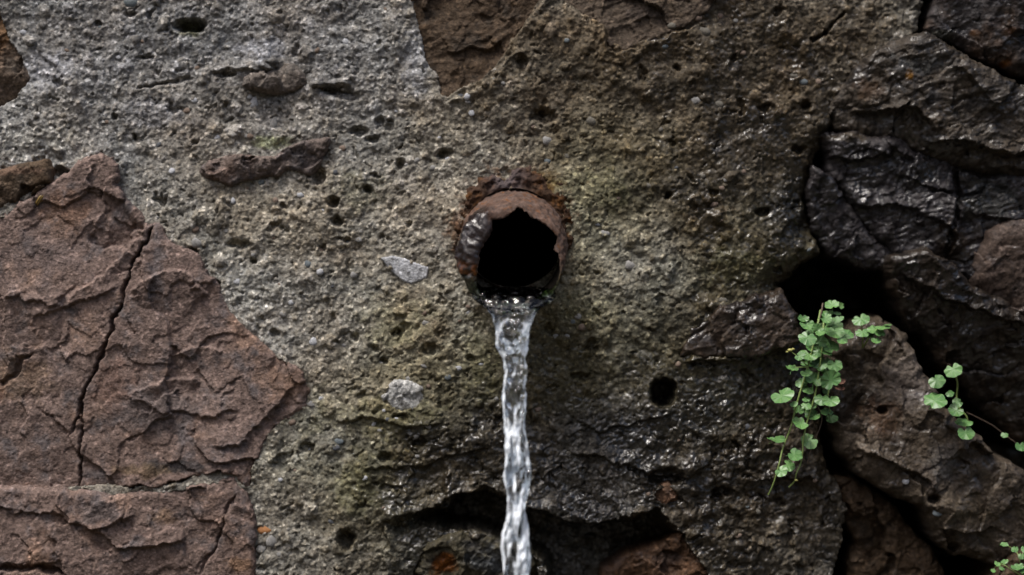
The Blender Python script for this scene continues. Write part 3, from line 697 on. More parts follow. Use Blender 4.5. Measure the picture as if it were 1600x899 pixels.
for a in [(37, 51, 7, 5, 'pale', .3), (541, 65, 7, 7, 'pale', 0), (397, 160, 9, 11, 'pale', .2), (389, 151, 6, 5, 'pale', .5), (428, 193, 7, 12, 'grey', .2), (391, 213, 7, 6, 'brown', 0), (402, 183, 6, 6, 'grey', 0), (340, 215, 6, 4, 'pale', -.5),
          (292, 173, 7, 6, 'brown', 0), (304, 157, 6, 5, 'pale', .2), (305, 20, 5, 4, 'grey', 0), (205, 4, 13, 12, 'slate', 0), (481, 413, 7, 7, 'slate', .2), (500, 425, 6, 6, 'pale', 0), (535, 232, 7, 6, 'brown', 0), (524, 269, 6, 5, 'dark', 0),
          (410, 828, 15, 8, 'orange', .05), (408, 858, 9, 9, 'grey', 0), (425, 845, 10, 14, 'grey', .4), (490, 534, 8, 9, 'pale', .4), (455, 473, 6, 5, 'pale', 0), (363, 314, 6, 6, 'pale', 0), (305, 359, 7, 6, 'brown', 0), (307, 380, 10, 9, 'grey', .3),
          (1255, 128, 9, 7, 'slate', .2), (1087, 157, 11, 8, 'pale', 0), (1122, 163, 10, 7, 'grey', 0), (1050, 40, 8, 6, 'grey', 0), (1090, 28, 9, 6, 'brown', 0), (1100, 50, 12, 9, 'grey', .1), (720, 151, 6, 5, 'dark', .5), (736, 176, 5, 7, 'pale', -.6),
          (855, 220, 9, 8, 'grey', 0), (925, 190, 10, 9, 'grey', 0), (903, 495, 6, 6, 'pale', 0), (945, 365, 9, 6, 'pale', 0), (985, 415, 10, 9, 'pale', .3), (716, 576, 6, 5, 'pale', 0), (525, 700, 7, 5, 'dark', 0), (438, 750, 5, 4, 'pale', 0),
          (593, 568, 6, 4, 'grey', 0), (840, 640, 7, 5, 'brown', 0), (1415, 752, 6, 6, 'pale', 0), (1464, 802, 9, 6, 'slate', .2), (1130, 470, 8, 6, 'grey', 0), (455, 660, 8, 6, 'brown', 0), (560, 375, 6, 5, 'grey', .4), (487, 632, 8, 6, 'grey', .2), (665, 505, 6, 5, 'grey', 0),
          (530, 690, 9, 7, 'slate', .1), (370, 440, 8, 6, 'pale', .5), (1240, 118, 8, 5, 'grey', 0), (1115, 320, 8, 6, 'brown', 0)]:
    pebble(*a)
taken = 0
for k in range(4000):
    if taken >= 120: break
    x = random.uniform(5, 1280); y = random.uniform(5, 895)
    i = int(np.searchsorted(ZS, (449.5 - y) / 1600)); j = int(np.searchsorted(XS, (x - 800) / 1600))
    if H_TOP[i, j] > H_M[i, j] + 1e-6 or d_end[i, j] < 20 or d_cav[i, j] > -12 or math.hypot(x - 802, y - 380) < 115: continue
    if x > 900 and random.random() < 0.55: continue
    r = random.uniform(3.0, 6.5) * (1.3 if random.random() < 0.12 else 1)
    tone = random.choices(['pale', 'grey', 'brown', 'dark', 'slate'], [3, 6, 4, 1.5, 0.8] if x < 900 else [0.6, 3, 4, 3, 1])[0]
    pebble(x, y, r, r * random.uniform(0.6, 1.0), tone, random.uniform(-.8, .8)); taken += 1

# ------------------------------------------------------------------ ground at the foot of the wall
gm, nt, b = node_mat('wet_earth')
n = N(nt, 'ShaderNodeTexNoise'); n.inputs['Scale'].default_value = 9; n.inputs['Detail'].default_value = 8
r = N(nt, 'ShaderNodeValToRGB'); r.color_ramp.elements[0].color = (0.03, 0.026, 0.02, 1); r.color_ramp.elements[1].color = (0.08, 0.07, 0.05, 1)
nt.links.new(n.outputs['Fac'], r.inputs[0]); nt.links.new(r.outputs[0], b.inputs['Base Color']); b.inputs['Roughness'].default_value = 0.8
# level at the foot of the wall, then an added, unseen bank behind the viewer blocking low sky light
gx = np.concatenate([np.linspace(-80, -14, 14)[:-1], np.linspace(-14, 14, 90), np.linspace(14, 80, 14)[1:]])
GX2, GY2 = np.meshgrid(gx, gx)
far_ = np.maximum(-GY2 - 4.5 + fbm(GX2, GY2, 9, 3, .5, 901) * 1.5, 0)
gz = 5.2 * (1 - np.exp(-(far_ / 3.2) ** 2)) * (1 + 0.25 * fbm(GX2, GY2, 6, 4, .55, 905)) + (fbm(GX2, GY2, 1.6, 4, .6, 911) * 0.5) * sstep(0.3, 1.5, far_)
gf, gu = grid_faces(np.ones(gz.shape, bool))
g = mesh_np('ground', np.stack([GX2.ravel(), GY2.ravel(), gz.ravel() - 0.8], 1)[gu], gf, gm)
g['kind'] = 'structure'

# ------------------------------------------------------------------ the pipe
PIPE_AX = [(802, 378, -0.03), (802, 381, -0.004), (801, 390, 0.045), (800, 399, 0.082)]       # centre of the tube in the photo and height in front of the wall
pipe = empty('rusty_pipe', at(802, 372, 0), 'short rusty iron pipe with a jagged broken mouth, jutting from the wall', 'pipe')
LIP = [(809, 326), (800, 334), (790, 341), (781, 345), (770, 346), (771, 362), (764, 374), (757, 384), (751, 395), (750, 410), (748, 425), (746, 440), (748, 455), (755, 468), (768, 478), (785, 485), (805, 488), (825, 486), (843, 479), (858, 467), (867, 452), (872, 436),
       (874, 416), (871, 404), (869, 396), (863, 390), (870, 380), (871, 370), (862, 362), (853, 355), (844, 349), (836, 343), (828, 338), (819, 330)]
NT_ = 240
th = np.linspace(0, 2 * PI, NT_, endpoint=False)                 # 0 at the top, clockwise
lc = np.array((805.0, 408.0))
lip_ang = np.array([math.atan2(x - lc[0], -(y - lc[1])) for x, y in LIP]) % (2 * PI)
o_ = np.argsort(lip_ang)
lip_r = np.array([math.hypot(x - lc[0], y - lc[1]) for x, y in LIP])[o_]; lip_ang = lip_ang[o_]
lr = np.interp(th, np.concatenate([lip_ang - 2 * PI, lip_ang, lip_ang + 2 * PI]), np.tile(lip_r, 3))
lr = lr + gn(th * 11, th * 0 + 2.2, 7) * 1.3 + gn(th * 30, th * 0 + 5.2, 8) * 0.9 + 1.8 * (np.cos(th) > -0.6)
cs, sn = np.cos(th), np.sin(th)
def ring(cx, cy, h, r):
    k = (DIST - h) / DIST
    px = cx + sn * r; py = cy - cs * r
    return np.stack([(px - 800) / 1600 * k, -h + 0 * px, (449.5 - py) / 1600 * k], 1)
rings = []; tags = []
for i in range(26):
    t = i / 25
    cx = np.interp(t, (0, .25, .62, 1), [p[0] for p in PIPE_AX]); cy = np.interp(t, (0, .25, .62, 1), [p[1] for p in PIPE_AX]); hh = np.interp(t, (0, .25, .62, 1), [p[2] for p in PIPE_AX])
    rings.append(ring(cx, cy, hh, 85 - 2 * t)); tags.append(('out', t))
top = (cs + 1) / 2                                                # 1 at the top of the mouth, 0 at the bottom
h_lip = 0.100 - 0.010 * top + gn(th * 3, th * 0, 9) * 0.002
a_px = 800 + sn * 83; a_py = 399 - cs * 83
b_px = lc[0] + sn * lr; b_py = lc[1] - cs * lr
for i in range(1, 13):                                            # the rolled-in end between the tube and the broken edge
    t = i / 12
    e = 1 - math.cos(t * PI / 2)
    f = math.sin(t * PI / 2)
    px = a_px + (b_px - a_px) * e; py = a_py + (b_py - a_py) * e
    h = 0.082 + (h_lip - 0.082) * f
    k = (DIST - h) / DIST
    rings.append(np.stack([(px - 800) / 1600 * k, -h, (449.5 - py) / 1600 * k], 1)); tags.append(('end', t))
for t in (0.25, 0.6, 1.0):                                        # thickness of the broken edge
    h = h_lip - 0.008 * t
    px = b_px - sn * 1.5 * t * (1 - t) * 0; py = b_py
    k = (DIST - h) / DIST
    rings.append(np.stack([(px - 800) / 1600 * k, -h, (449.5 - py) / 1600 * k], 1)); tags.append(('edge', t))
for i, (t, hh) in enumerate(((0.3, 0.080), (1, 0.060), (1, 0.02), (1, -0.03), (1, -0.09), (1, -0.16), (1, -0.24))):
    cyy = 399 - (0.082 - hh) * 1600 * 0.04
    rr = lr + (73 - lr) * t
    px = lc[0] + (801 - lc[0]) * t + sn * rr; py = lc[1] + (cyy - lc[1]) * t - cs * rr
    k = (DIST - hh) / DIST
    rings.append(np.stack([(px - 800) / 1600 * k, -hh + 0 * px, (449.5 - py) / 1600 * k], 1)); tags.append(('in', t))
PV = np.array(rings)                                              # (rings, NT, 3)
nr = len(rings)
S = np.arange(nr)[:, None] * np.ones((1, NT_)); TH = np.ones((nr, 1)) * th[None]
def cyl_noise(lam_t, lam_s, octv, seed):
    # periodic in angle: blend across the seam
    a = fbm(TH * lam_t, S * lam_s, 1, octv, 0.6, seed); b = fbm((TH - 2 * PI) * lam_t, S * lam_s, 1, octv, 0.6, seed)
    w = sstep(2 * PI - 0.6, 2 * PI, TH)
    return a * (1 - w) + b * w
outer = np.array([1.0 if t[0] in ('out', 'end') else 0.3 if t[0] == 'edge' else 0.15 for t in tags])[:, None]
sidew = sstep(PI * 1.18, PI * 1.35, TH) * sstep(PI * 1.92, PI * 1.72, TH) * np.array([1.0 if t[0] == 'end' else (sstep(.7, 1, t[1]) if t[0] == 'out' else 0) for t in tags])[:, None]
disp = (cyl_noise(3, 0.16, 4, 31) * 0.0030 + cyl_noise(9, 0.5, 5, 35) * 0.0026 + sidew * (cyl_noise(3.2, 0.22, 5, 139) * 0.0042 + cyl_noise(10, 0.45, 4, 143) * 0.0022 + 0.002)) * outer
rad = np.stack([sn, -0.35 + 0 * sn, cs], 1)[None]
PV = PV + rad * disp[..., None]
crk = np.exp(-((TH - 0.16 + 0.03 * np.sin(S)) / 0.022) ** 2) * np.array([1.0 if t[0] == 'end' else sstep(.6, 1, t[1]) if t[0] == 'out' else 0 for t in tags])[:, None]
PV = PV - rad * (crk * 0.0022)[..., None]
pc = np.array((0.118, 0.085, 0.072)) * np.ones(PV.shape)
m = sstep(0.0, 0.5, cyl_noise(4, 0.25, 5, 41) + 0.2)[..., None]; pc = pc * (1 - m) + np.array((0.16, 0.105, 0.082)) * m
m = sstep(0.15, 0.5, cyl_noise(6, 0.5, 5, 45))[..., None]; pc = pc * (1 - m) + np.array((0.20, 0.09, 0.04)) * m
m = np.clip(sidew * 0.9, 0, 1)[..., None]; pc = pc * (1 - m) + np.array((0.075, 0.058, 0.058)) * m
og = (sstep(-0.02, 0.22, cyl_noise(8, 0.6, 4, 49) + 0.1) * np.exp(-((TH - 1.42 * PI) / 0.16) ** 2))[..., None] * np.array([1.0 if t[0] == 'end' else .4 if t[0] == 'out' else 0 for t in tags])[:, None, None]
pc = pc * (1 - og) + np.array((0.42, 0.13, 0.03)) * og
low = (sstep(0.62, 0.70, TH / (2 * PI) + 0 * S) * 0 + np.exp(-((TH - PI) / 1.15) ** 4))[..., None] * np.array([1.0 if t[0] in ('end', 'edge', 'in') else sstep(.5, 1, t[1]) * .9 for t in tags])[:, None, None]
pc = pc * (1 - low * 0.95) + np.array((0.03, 0.075, 0.018)) * low * 0.95
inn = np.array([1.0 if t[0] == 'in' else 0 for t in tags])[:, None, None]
pc = pc * (1 - inn) + np.array((0.005, 0.004, 0.004)) * inn  # first bore ring near black, inner shade put into its colour
pw = np.clip(sidew * 1.2 + low[..., 0] * 1.3 + 0.25 + 0.5 * cyl_noise(3, .3, 3, 47), 0, 1) * (1 - inn[..., 0])
idx = np.arange(nr * NT_).reshape(nr, NT_)
nx_ = np.roll(idx, -1, 1)
PF = np.stack([idx[:-1], nx_[:-1], nx_[1:], idx[1:]], -1).reshape(-1, 4)
first_in = [t[0] for t in tags].index('in')
nq = first_in * NT_
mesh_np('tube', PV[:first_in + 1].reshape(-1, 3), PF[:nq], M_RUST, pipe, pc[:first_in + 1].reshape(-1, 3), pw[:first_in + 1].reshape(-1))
M_BORE, nt, b = node_mat('shade_black_bore')
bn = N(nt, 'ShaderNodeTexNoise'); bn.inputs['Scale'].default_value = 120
br_ = N(nt, 'ShaderNodeValToRGB'); br_.color_ramp.elements[0].color = (0.003, 0.003, 0.003, 1); br_.color_ramp.elements[1].color = (0.008, 0.006, 0.004, 1)  # near-black base colour paints in the darkness inside the pipe
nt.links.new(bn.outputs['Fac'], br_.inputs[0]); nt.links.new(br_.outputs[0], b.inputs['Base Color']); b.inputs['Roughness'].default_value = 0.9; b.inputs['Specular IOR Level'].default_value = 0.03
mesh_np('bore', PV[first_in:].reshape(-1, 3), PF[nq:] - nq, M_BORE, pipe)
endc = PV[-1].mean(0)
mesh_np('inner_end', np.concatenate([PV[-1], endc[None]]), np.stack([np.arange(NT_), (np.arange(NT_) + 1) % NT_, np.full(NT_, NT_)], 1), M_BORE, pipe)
# crust of rust swelling out of the joint with the mortar
nrr = 26
cr = []
T2 = np.ones((nrr, 1)) * th[None]; R2 = (np.arange(nrr) / (nrr - 1))[:, None] * np.ones((1, NT_))
wid = 12 + 22 * sstep(-0.3, 0.9, np.cos(T2)) + 10 * np.exp(-((T2 - 0.8) / 0.35) ** 2) - 10 * sstep(0.1, -0.6, np.cos(T2))
n5 = fbm(np.cos(T2) * 3 + 9, np.sin(T2) * 3, 1, 4, .6, 61)
wid = wid * np.clip(1 + 1.1 * n5, 0.2, 2)
RR = 78 + R2 * (8 + wid)
cpx = 802 + np.sin(T2) * RR; cpy = 372 - np.cos(T2) * RR
hs = np.vectorize(surf_h)(cpx, cpy)
ch = np.minimum(hs, 0.02) * R2 + 0.003 * np.cos(R2 * PI / 2) + fbm(cpx, cpy, 22, 5, 0.7, 63) * 0.013 * np.sin(np.clip(R2, 0, 1) * PI) ** 0.6 + (0.002 - 0.012 * R2 ** 2)
cc = np.array((0.052, 0.030, 0.019)) * np.ones(cpx.shape + (1,))
m = sstep(0.0, 0.35, fbm(cpx, cpy, 18, 5, 0.65, 65))[..., None]; cc = cc * (1 - m) + np.array((0.105, 0.05, 0.02)) * m
m = (np.exp(-((T2 + 0.12) / 0.3) ** 2) + np.exp(-((T2 - 2 * PI + 0.12) / 0.3) ** 2))[..., None] * 0.8; cc = cc * (1 - m) + np.array((0.10, 0.085, 0.09)) * m
kk = (DIST - ch) / DIST
CV = np.stack([(cpx - 800) / 1600 * kk, -ch, (449.5 - cpy) / 1600 * kk], -1)
idc = np.arange(nrr * NT_).reshape(nrr, NT_); nxc = np.roll(idc, -1, 1)
CF = np.stack([idc[:-1], idc[1:], nxc[1:], nxc[:-1]], -1).reshape(-1, 4)
mesh_np('rust_crust', CV.reshape(-1, 3), CF, M_RUST, pipe, cc.reshape(-1, 3), np.full(nrr * NT_, 0.15))

# ------------------------------------------------------------------ the water: a pool in the pipe that necks over the lip and falls
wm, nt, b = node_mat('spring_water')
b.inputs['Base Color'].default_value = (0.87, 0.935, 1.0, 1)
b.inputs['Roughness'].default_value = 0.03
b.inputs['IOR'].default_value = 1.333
# carried air whitens the water; the white also paints in bright sky highlights
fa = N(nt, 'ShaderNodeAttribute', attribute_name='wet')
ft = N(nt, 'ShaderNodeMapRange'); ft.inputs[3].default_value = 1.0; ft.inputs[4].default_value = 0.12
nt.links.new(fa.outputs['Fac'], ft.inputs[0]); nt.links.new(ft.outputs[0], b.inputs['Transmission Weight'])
ns, nc = 420, 96
phi = np.linspace(0, 2 * PI, nc, endpoint=False)                  # 0 = right, pi/2 = upper / front face
# stations: arc position, centre x, y in the photo, height before the wall, half width px, thickness m, direction angle (0 along the pipe, 1 falling)
K = [(0.00, 803, 449, -0.12, 66, .020, 0.0), (0.20, 804, 450, 0.02, 66, .020, 0.0), (0.32, 804, 453, 0.074, 66, .016, 0.10), (0.38, 804, 461, 0.098, 68, .012, 0.25), (0.42, 803, 471, 0.110, 60, .012, 0.5), (0.45, 802, 482, 0.116, 43, .013, 0.75),
     (0.48, 802, 494, 0.120, 31, .014, 0.92), (0.52, 801, 520, 0.123, 26.5, .015, 1), (0.58, 801, 560, 0.127, 21, .016, 1), (0.64, 804, 600, 0.132, 18.5, .016, 1), (0.74, 806, 690, 0.141, 19.5, .017, 1), (0.86, 807, 800, 0.149, 21, .018, 1), (1.0, 807, 960, 0.159, 21, .019, 1),
     (1.22, 807, 1200, 0.172, 21, .02, 1)]
ka = np.array(K)
s = np.linspace(0, 1.22, ns)
def smooth_interp(col):
    v = np.interp(s, ka[:, 0], ka[:, col]); ker = np.hanning(15); ker /= ker.sum()
    return np.convolve(np.pad(v, 7, mode='edge'), ker, 'valid')
cx, cy, hh, hw, tk, dr = [smooth_interp(i) for i in range(1, 7)]
fl_ = sstep(0.5, 0.6, s)
cx = cx + fl_ * (1.6 * np.sin(s * 34) + 2.2 * gn(s * 9, s * 0 + 3.3, 77)); hw = hw * (1 + fl_ * (0.10 * np.sin(s * 48 + 1) + 0.22 * gn(s * 16, s * 0 + 8.1, 78)))
kk = (DIST - hh) / DIST
cen = np.stack([(cx - 800) / 1600 * kk, -hh, (449.5 - cy) / 1600 * kk], 1)
upv = np.stack([0 * dr, -np.sin(dr * PI / 2), np.cos(dr * PI / 2)], 1)      # outward side of the sheet: up in the pipe, towards the viewer in the fall
cp, sp_ = np.cos(phi), np.sin(phi)
flat = 1 - sstep(0.25, 0.45, s)                                              # flat top while in the pipe
SS = s[:, None] * np.ones((1, nc)); PH = phi[None] * np.ones((ns, 1))
upper = np.where(sp_ > 0, sp_[None] * (1 - flat[:, None] * 0.97), sp_[None] * (1 + 0.0 * flat[:, None]))
off_x = (hw * (1 - 0.1 * sstep(0.5, 0.6, s)) / 1600 * kk)[:, None] * cp[None]
off_u = (tk / 2)[:, None] * upper
def tube_noise(ft, fs, octv, seed, shear=0.0):
    x = np.cos(PH) * ft; y = np.sin(PH) * ft
    return 0.6 * (fbm(x + SS * fs * 0.35 + seed, SS * fs + shear * y, 1, octv, .5, seed) + fbm(y + seed * 1.7 - SS * fs * 0.35, SS * fs - shear * x, 1, octv, .5, seed + 7))
fall = sstep(0.40, 0.52, SS)
# braided surface waves: crossing diagonal ripples that stretch as the water falls
stretch = SS + 0.0
w1 = np.sin(PH * 2 + 95 * SS + 3 * tube_noise(1.2, 9, 2, 71)) ; w2 = np.sin(PH * 3 - 120 * SS + 3 * tube_noise(1.2, 9, 2, 75) + 1.0); w3 = np.sin(95 * SS + 2.5 * tube_noise(1.0, 7, 2, 79))
amp = (0.0012 + 0.0008 * sstep(0.6, 0.9, SS)) * fall
rip = amp * (0.45 * w1 + 0.4 * w2 + 0.25 * w3) + fall * (tube_noise(2.2, 34, 3, 81) * 0.0058 + tube_noise(4.5, 60, 3, 91) * 0.0042)
pool = (1 - fall) * (np.sin(PH) > 0) * (np.sin(np.abs(np.cos(PH)) * 16 - 60 * SS) * 0.0009 + tube_noise(6, 60, 3, 85) * 0.0030) * sstep(0.15, 0.3, SS)
rad_x = cp[None] * np.ones((ns, 1)); rad_u = np.sin(PH)
ox = off_x + rad_x * rip * 0.42; ou = off_u + rad_u * (rip * 0.9) + pool
low_w = sstep(0.55, 0.8, SS)
foam_glints = sstep(0.2, 0.5, (tube_noise(3.0, 30, 3, 95) * (1 - low_w) + tube_noise(2.4, 13, 3, 99) * low_w * 1.15) * 1.7 + 0.12 * w1 * w2 + 0.5 * np.abs(np.cos(PH)) ** 2 - 0.02 + 0.16 * sstep(.6, .9, SS)) * sstep(0.46, 0.53, SS) * (0.7 + 0.3 * sstep(0.5, 0.75, SS))  # white streaks on edges and crests, painted in for sky glints
WV = cen[:, None, :] + np.stack([ox, 0 * ox, 0 * ox], -1) + ou[..., None] * upv[:, None, :]
idw = np.arange(ns * nc).reshape(ns, nc); nxw = np.roll(idw, -1, 1)
WF = np.stack([idw[:-1], idw[1:], nxw[1:], nxw[:-1]], -1).reshape(-1, 4)
water = empty('water_stream', at(802, 484, 0.11), 'clear stream of water pouring from the rusty pipe and falling in a twisted column', 'water')
wob = mesh_np('water_column', WV.reshape(-1, 3), WF, wm, water, None, foam_glints.reshape(-1))
bmw = bmesh.new(); bmw.from_mesh(wob.data)
bmw.verts.ensure_lookup_table()
for ringi in (0, ns - 1):
    bmw.faces.new([bmw.verts[ringi * nc + i] for i in (range(nc) if ringi else range(nc - 1, -1, -1))])
bmesh.ops.recalc_face_normals(bmw, faces=bmw.faces)
bmw.to_mesh(wob.data); bmw.free()

# ------------------------------------------------------------------ plants
def leaf_mat(name, c1, c2):
    m, nt, b = node_mat(name)
    L = nt.links.new
    tc = N(nt, 'ShaderNodeTexCoord')
    n = N(nt, 'ShaderNodeTexNoise'); n.inputs['Scale'].default_value = 2.2; n.inputs['Detail'].default_value = 4
    L(tc.outputs['Object'], n.inputs['Vector'])
    oi = N(nt, 'ShaderNodeObjectInfo')
    mix = N(nt, 'ShaderNodeMix', data_type='RGBA'); mix.inputs[6].default_value = c1 + (1,); mix.inputs[7].default_value = c2 + (1,)
    mm = N(nt, 'ShaderNodeMath', operation='MULTIPLY_ADD'); mm.inputs[1].default_value = 0.6
    L(n.outputs['Fac'], mm.inputs[0])
    m2 = N(nt, 'ShaderNodeMath', operation='MULTIPLY'); m2.inputs[1].default_value = 0.45
    L(oi.outputs['Random'], m2.inputs[0]); L(m2.outputs[0], mm.inputs[2]); L(mm.outputs[0], mix.inputs[0])
    # veins fan out from the notch
    sx = N(nt, 'ShaderNodeSeparateXYZ'); L(tc.outputs['Object'], sx.inputs[0])
    at2 = N(nt, 'ShaderNodeMath', operation='ARCTAN2'); L(sx.outputs[0], at2.inputs[0])
    yo = N(nt, 'ShaderNodeMath', operation='ADD'); yo.inputs[1].default_value = 0.12; L(sx.outputs[1], yo.inputs[0]); L(yo.outputs[0], at2.inputs[1])
    mf = N(nt, 'ShaderNodeMath', operation='MULTIPLY'); mf.inputs[1].default_value = 3.5; L(at2.outputs[0], mf.inputs[0])
    co = N(nt, 'ShaderNodeMath', operation='COSINE'); L(mf.outputs[0], co.inputs[0])
    ab = N(nt, 'ShaderNodeMath', operation='ABSOLUTE'); L(co.outputs[0], ab.inputs[0])
    vr = N(nt, 'ShaderNodeMapRange'); vr.inputs[1].default_value = 0.94; vr.inputs[2].default_value = 1.0; L(ab.outputs[0], vr.inputs[0])
    br = N(nt, 'ShaderNodeMix', data_type='RGBA'); br.blend_type = 'MIX'; br.inputs[7].default_value = (0.22, 0.36, 0.12, 1)
    vs = N(nt, 'ShaderNodeMath', operation='MULTIPLY'); vs.inputs[1].default_value = 0.35; L(vr.outputs[0], vs.inputs[0]); L(vs.outputs[0], br.inputs[0]); L(mix.outputs[2], br.inputs[6])
    L(br.outputs[2], b.inputs['Base Color'])
    b.inputs['Roughness'].default_value = 0.42
    b.inputs['Subsurface Weight'].default_value = 0.15
    b.inputs['Subsurface Radius'].default_value = (0.3, 0.6, 0.1)
    b.inputs['Subsurface Scale'].default_value = 0.002
    bp = N(nt, 'ShaderNodeBump'); bp.inputs['Strength'].default_value = 0.35; bp.inputs['Distance'].default_value = 0.001
    L(vr.outputs[0], bp.inputs['Height']); L(bp.outputs[0], b.inputs['Normal'])
    return m
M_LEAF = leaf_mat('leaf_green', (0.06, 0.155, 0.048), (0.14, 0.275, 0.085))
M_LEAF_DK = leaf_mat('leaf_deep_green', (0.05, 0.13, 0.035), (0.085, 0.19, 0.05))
M_STEM, nt, b = node_mat('stem_green'); b.inputs['Base Color'].default_value = (0.20, 0.28, 0.08, 1); b.inputs['Roughness'].default_value = 0.5
M_STEMB, nt, b = node_mat('stem_brown'); b.inputs['Base Color'].default_value = (0.12, 0.085, 0.06, 1); b.inputs['Roughness'].default_value = 0.7
M_DRY, nt, b = node_mat('dry_leaf'); b.inputs['Base Color'].default_value = (0.16, 0.075, 0.05, 1); b.inputs['Roughness'].default_value = 0.8
M_BUD, nt, b = node_mat('bud_yellow'); b.inputs['Base Color'].default_value = (0.34, 0.33, 0.10, 1); b.inputs['Roughness'].default_value = 0.6

def leaf_mesh(seed, lobes, notch, mat, cup=0.16):
    """kidney-shaped scalloped blade of radius about 1 in the local xy plane, notch at -y, with its own stalk"""
    r = random.Random(seed)
    n = 64; rows = 4
    V = [(0, -0.12, -0.10)]
    ph = r.uniform(-.15, .15)
    for k in range(1, rows + 1):
        f = k / rows
        for i in range(n):
            a = 2 * PI * i / n                                     # 0 = tip (+y)
            d = abs(((a + PI) % (2 * PI)) - PI)                    # angle from the tip
            sc = 1 + 0.15 * (abs(math.cos((a + ph) * lobes / 2)) ** 0.6 - 0.7) * f ** 2
            nt_ = 1 - notch * math.exp(-((PI - d) / 0.26) ** 2) * f
            wv = 1.0 + 0.10 * math.sin(d)
            rr = 0.98 * f * sc * nt_
            x = math.sin(a) * rr * wv; y = math.cos(a) * rr * 0.94
            z = cup * (rr ** 2) * 0.6 - 0.10 + 0.05 * math.cos(a * lobes + ph) * f * f + 0.05 * math.sin(2 * a + seed) * f
            V.append((x, y - 0.12 * (1 - f), z + 0.05 * math.sin(3 * a + seed * 2) * f))
    F = []
    for i in range(n):
        j = (i + 1) % n
        F.append((0, 1 + i, 1 + j))
        for k in range(rows - 1):
            a, b_ = 1 + k * n, 1 + (k + 1) * n
            F.append((a + i, b_ + i, b_ + j, a + j))
    # stalk
    base = len(V); L_ = r.uniform(0.9, 1.5); bend = r.uniform(-.5, .5)
    for k in range(7):
        t = k / 6
        c = Vector((bend * t * t, -0.12 - L_ * 0.65 * t, -0.12 - 0.75 * t ** 1.3 * L_ * 0.8))
        for q in range(5):
            an = 2 * PI * q / 5
            V.append((c.x + 0.055 * math.cos(an), c.y + 0.03 * math.sin(an), c.z + 0.055 * math.sin(an)))
    for k in range(6):
        for q in range(5):
            F.append((base + k * 5 + q, base + k * 5 + (q + 1) % 5, base + (k + 1) * 5 + (q + 1) % 5, base + (k + 1) * 5 + q))
    me = bpy.data.meshes.new('leaf'); me.from_pydata(V, [], F); me.update()
    for p in me.polygons: p.use_smooth = True
    me.materials.append(mat)
    return me
LEAF = [leaf_mesh(i, (6, 7, 8, 6, 7)[i % 5], (0.5, 0.62, 0.42, 0.7, 0.3)[i % 5], M_LEAF, (0.2, -0.14, 0.3, 0.1, -0.22)[i % 5]) for i in range(8)]
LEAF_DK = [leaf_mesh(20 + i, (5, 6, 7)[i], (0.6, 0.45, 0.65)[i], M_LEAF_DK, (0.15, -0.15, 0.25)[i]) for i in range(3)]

def tube(name, pts, r0, r1, mat, parent, sides=7):
    P = [Vector(p) for p in pts]
    Q = []
    for i in range(len(P) - 1):                                    # Catmull-Rom
        a = P[max(i - 1, 0)]; b_ = P[i]; c = P[i + 1]; d = P[min(i + 2, len(P) - 1)]
        for k in range(6):
            t = k / 6
            Q.append(0.5 * ((2 * b_) + (c - a) * t + (2 * a - 5 * b_ + 4 * c - d) * t * t + (3 * b_ - a - 3 * c + d) * t ** 3))
    Q.append(P[-1])
    V = []; F = []
    for i, q in enumerate(Q):
        tan = (Q[min(i + 1, len(Q) - 1)] - Q[max(i - 1, 0)]).normalized()
        s_ = tan.cross(Vector((0, 1, 0.1))).normalized(); u_ = s_.cross(tan)
        r = r0 + (r1 - r0) * i / (len(Q) - 1)
        for k in range(sides):
            an = 2 * PI * k / sides
            V.append(q + s_ * r * math.cos(an) + u_ * r * math.sin(an))
    for i in range(len(Q) - 1):
        for k in range(sides):
            F.append((i * sides + k, i * sides + (k + 1) % sides, (i + 1) * sides + (k + 1) % sides, (i + 1) * sides + k))
    return mesh_np(name, [tuple(v) for v in V], F, mat, parent)

def leaf(parent, px, py, w, lift, squash=1.0, dark=False, roll=None, name='leaf', me=None, floor=-0.016):
    h = max(surf_h(px, py), surf_h(px, py - 12), surf_h(px + 10, py), surf_h(px - 10, py), floor) + lift
    o = bpy.data.objects.new(name, me or random.choice(LEAF_DK if dark else LEAF))
    o.location = at(px, py, h) - parent.location
    r = w / 2 / 1600
    o.scale = (r, r, r)
    # blade faces the viewer and a little upwards; squash < 1 tips it so that it is seen more from the edge
    tip = math.acos(min(1, squash))
    o.rotation_euler = (Matrix.Rotation(random.uniform(-.3, .3), 3, 'Z') @ Matrix.Rotation(math.radians(90) - tip - random.uniform(0, .25), 3, 'X') @ Matrix.Rotation(random.choice((PI, PI, PI * .7, PI * 1.3, 0.5, -0.5)) + random.uniform(-.4, .4) if roll is None else roll, 3, 'Z')).to_euler()
    return link(o, parent)

zp = lambda u, v: (1180 + u / 2.567, 450 + v / 2.567)
def zpt(u, v, lift):
    x, y = zp(u, v); return at(x, y, max(surf_h(x, y), -0.016) + lift)
GRP = 'little plants rooted in the wall'
p1 = empty('trailing_plant', zpt(265, 80, 0.004), 'largest green plant, many round scalloped leaves and two long stems trailing down the wall', 'plant', GRP)
hz = 0.022
tube('stem', [zpt(262, 90, .004), zpt(250, 150, .016), zpt(225, 260, hz), zpt(205, 340, hz), zpt(183, 410, hz), zpt(160, 490, hz), zpt(143, 560, hz), zpt(112, 640, hz), zpt(95, 710, hz), zpt(75, 780, hz), zpt(53, 830, .016)], .0011, .0007, M_STEM, p1)
tube('stem', [zpt(275, 120, .006), zpt(270, 220, hz), zpt(255, 340, hz), zpt(240, 430, hz), zpt(210, 530, hz), zpt(193, 610, hz), zpt(190, 660, hz), zpt(182, 705, hz), zpt(165, 745, hz), zpt(158, 775, .02), zpt(135, 800, .016)], .0010, .0007, M_STEM, p1)
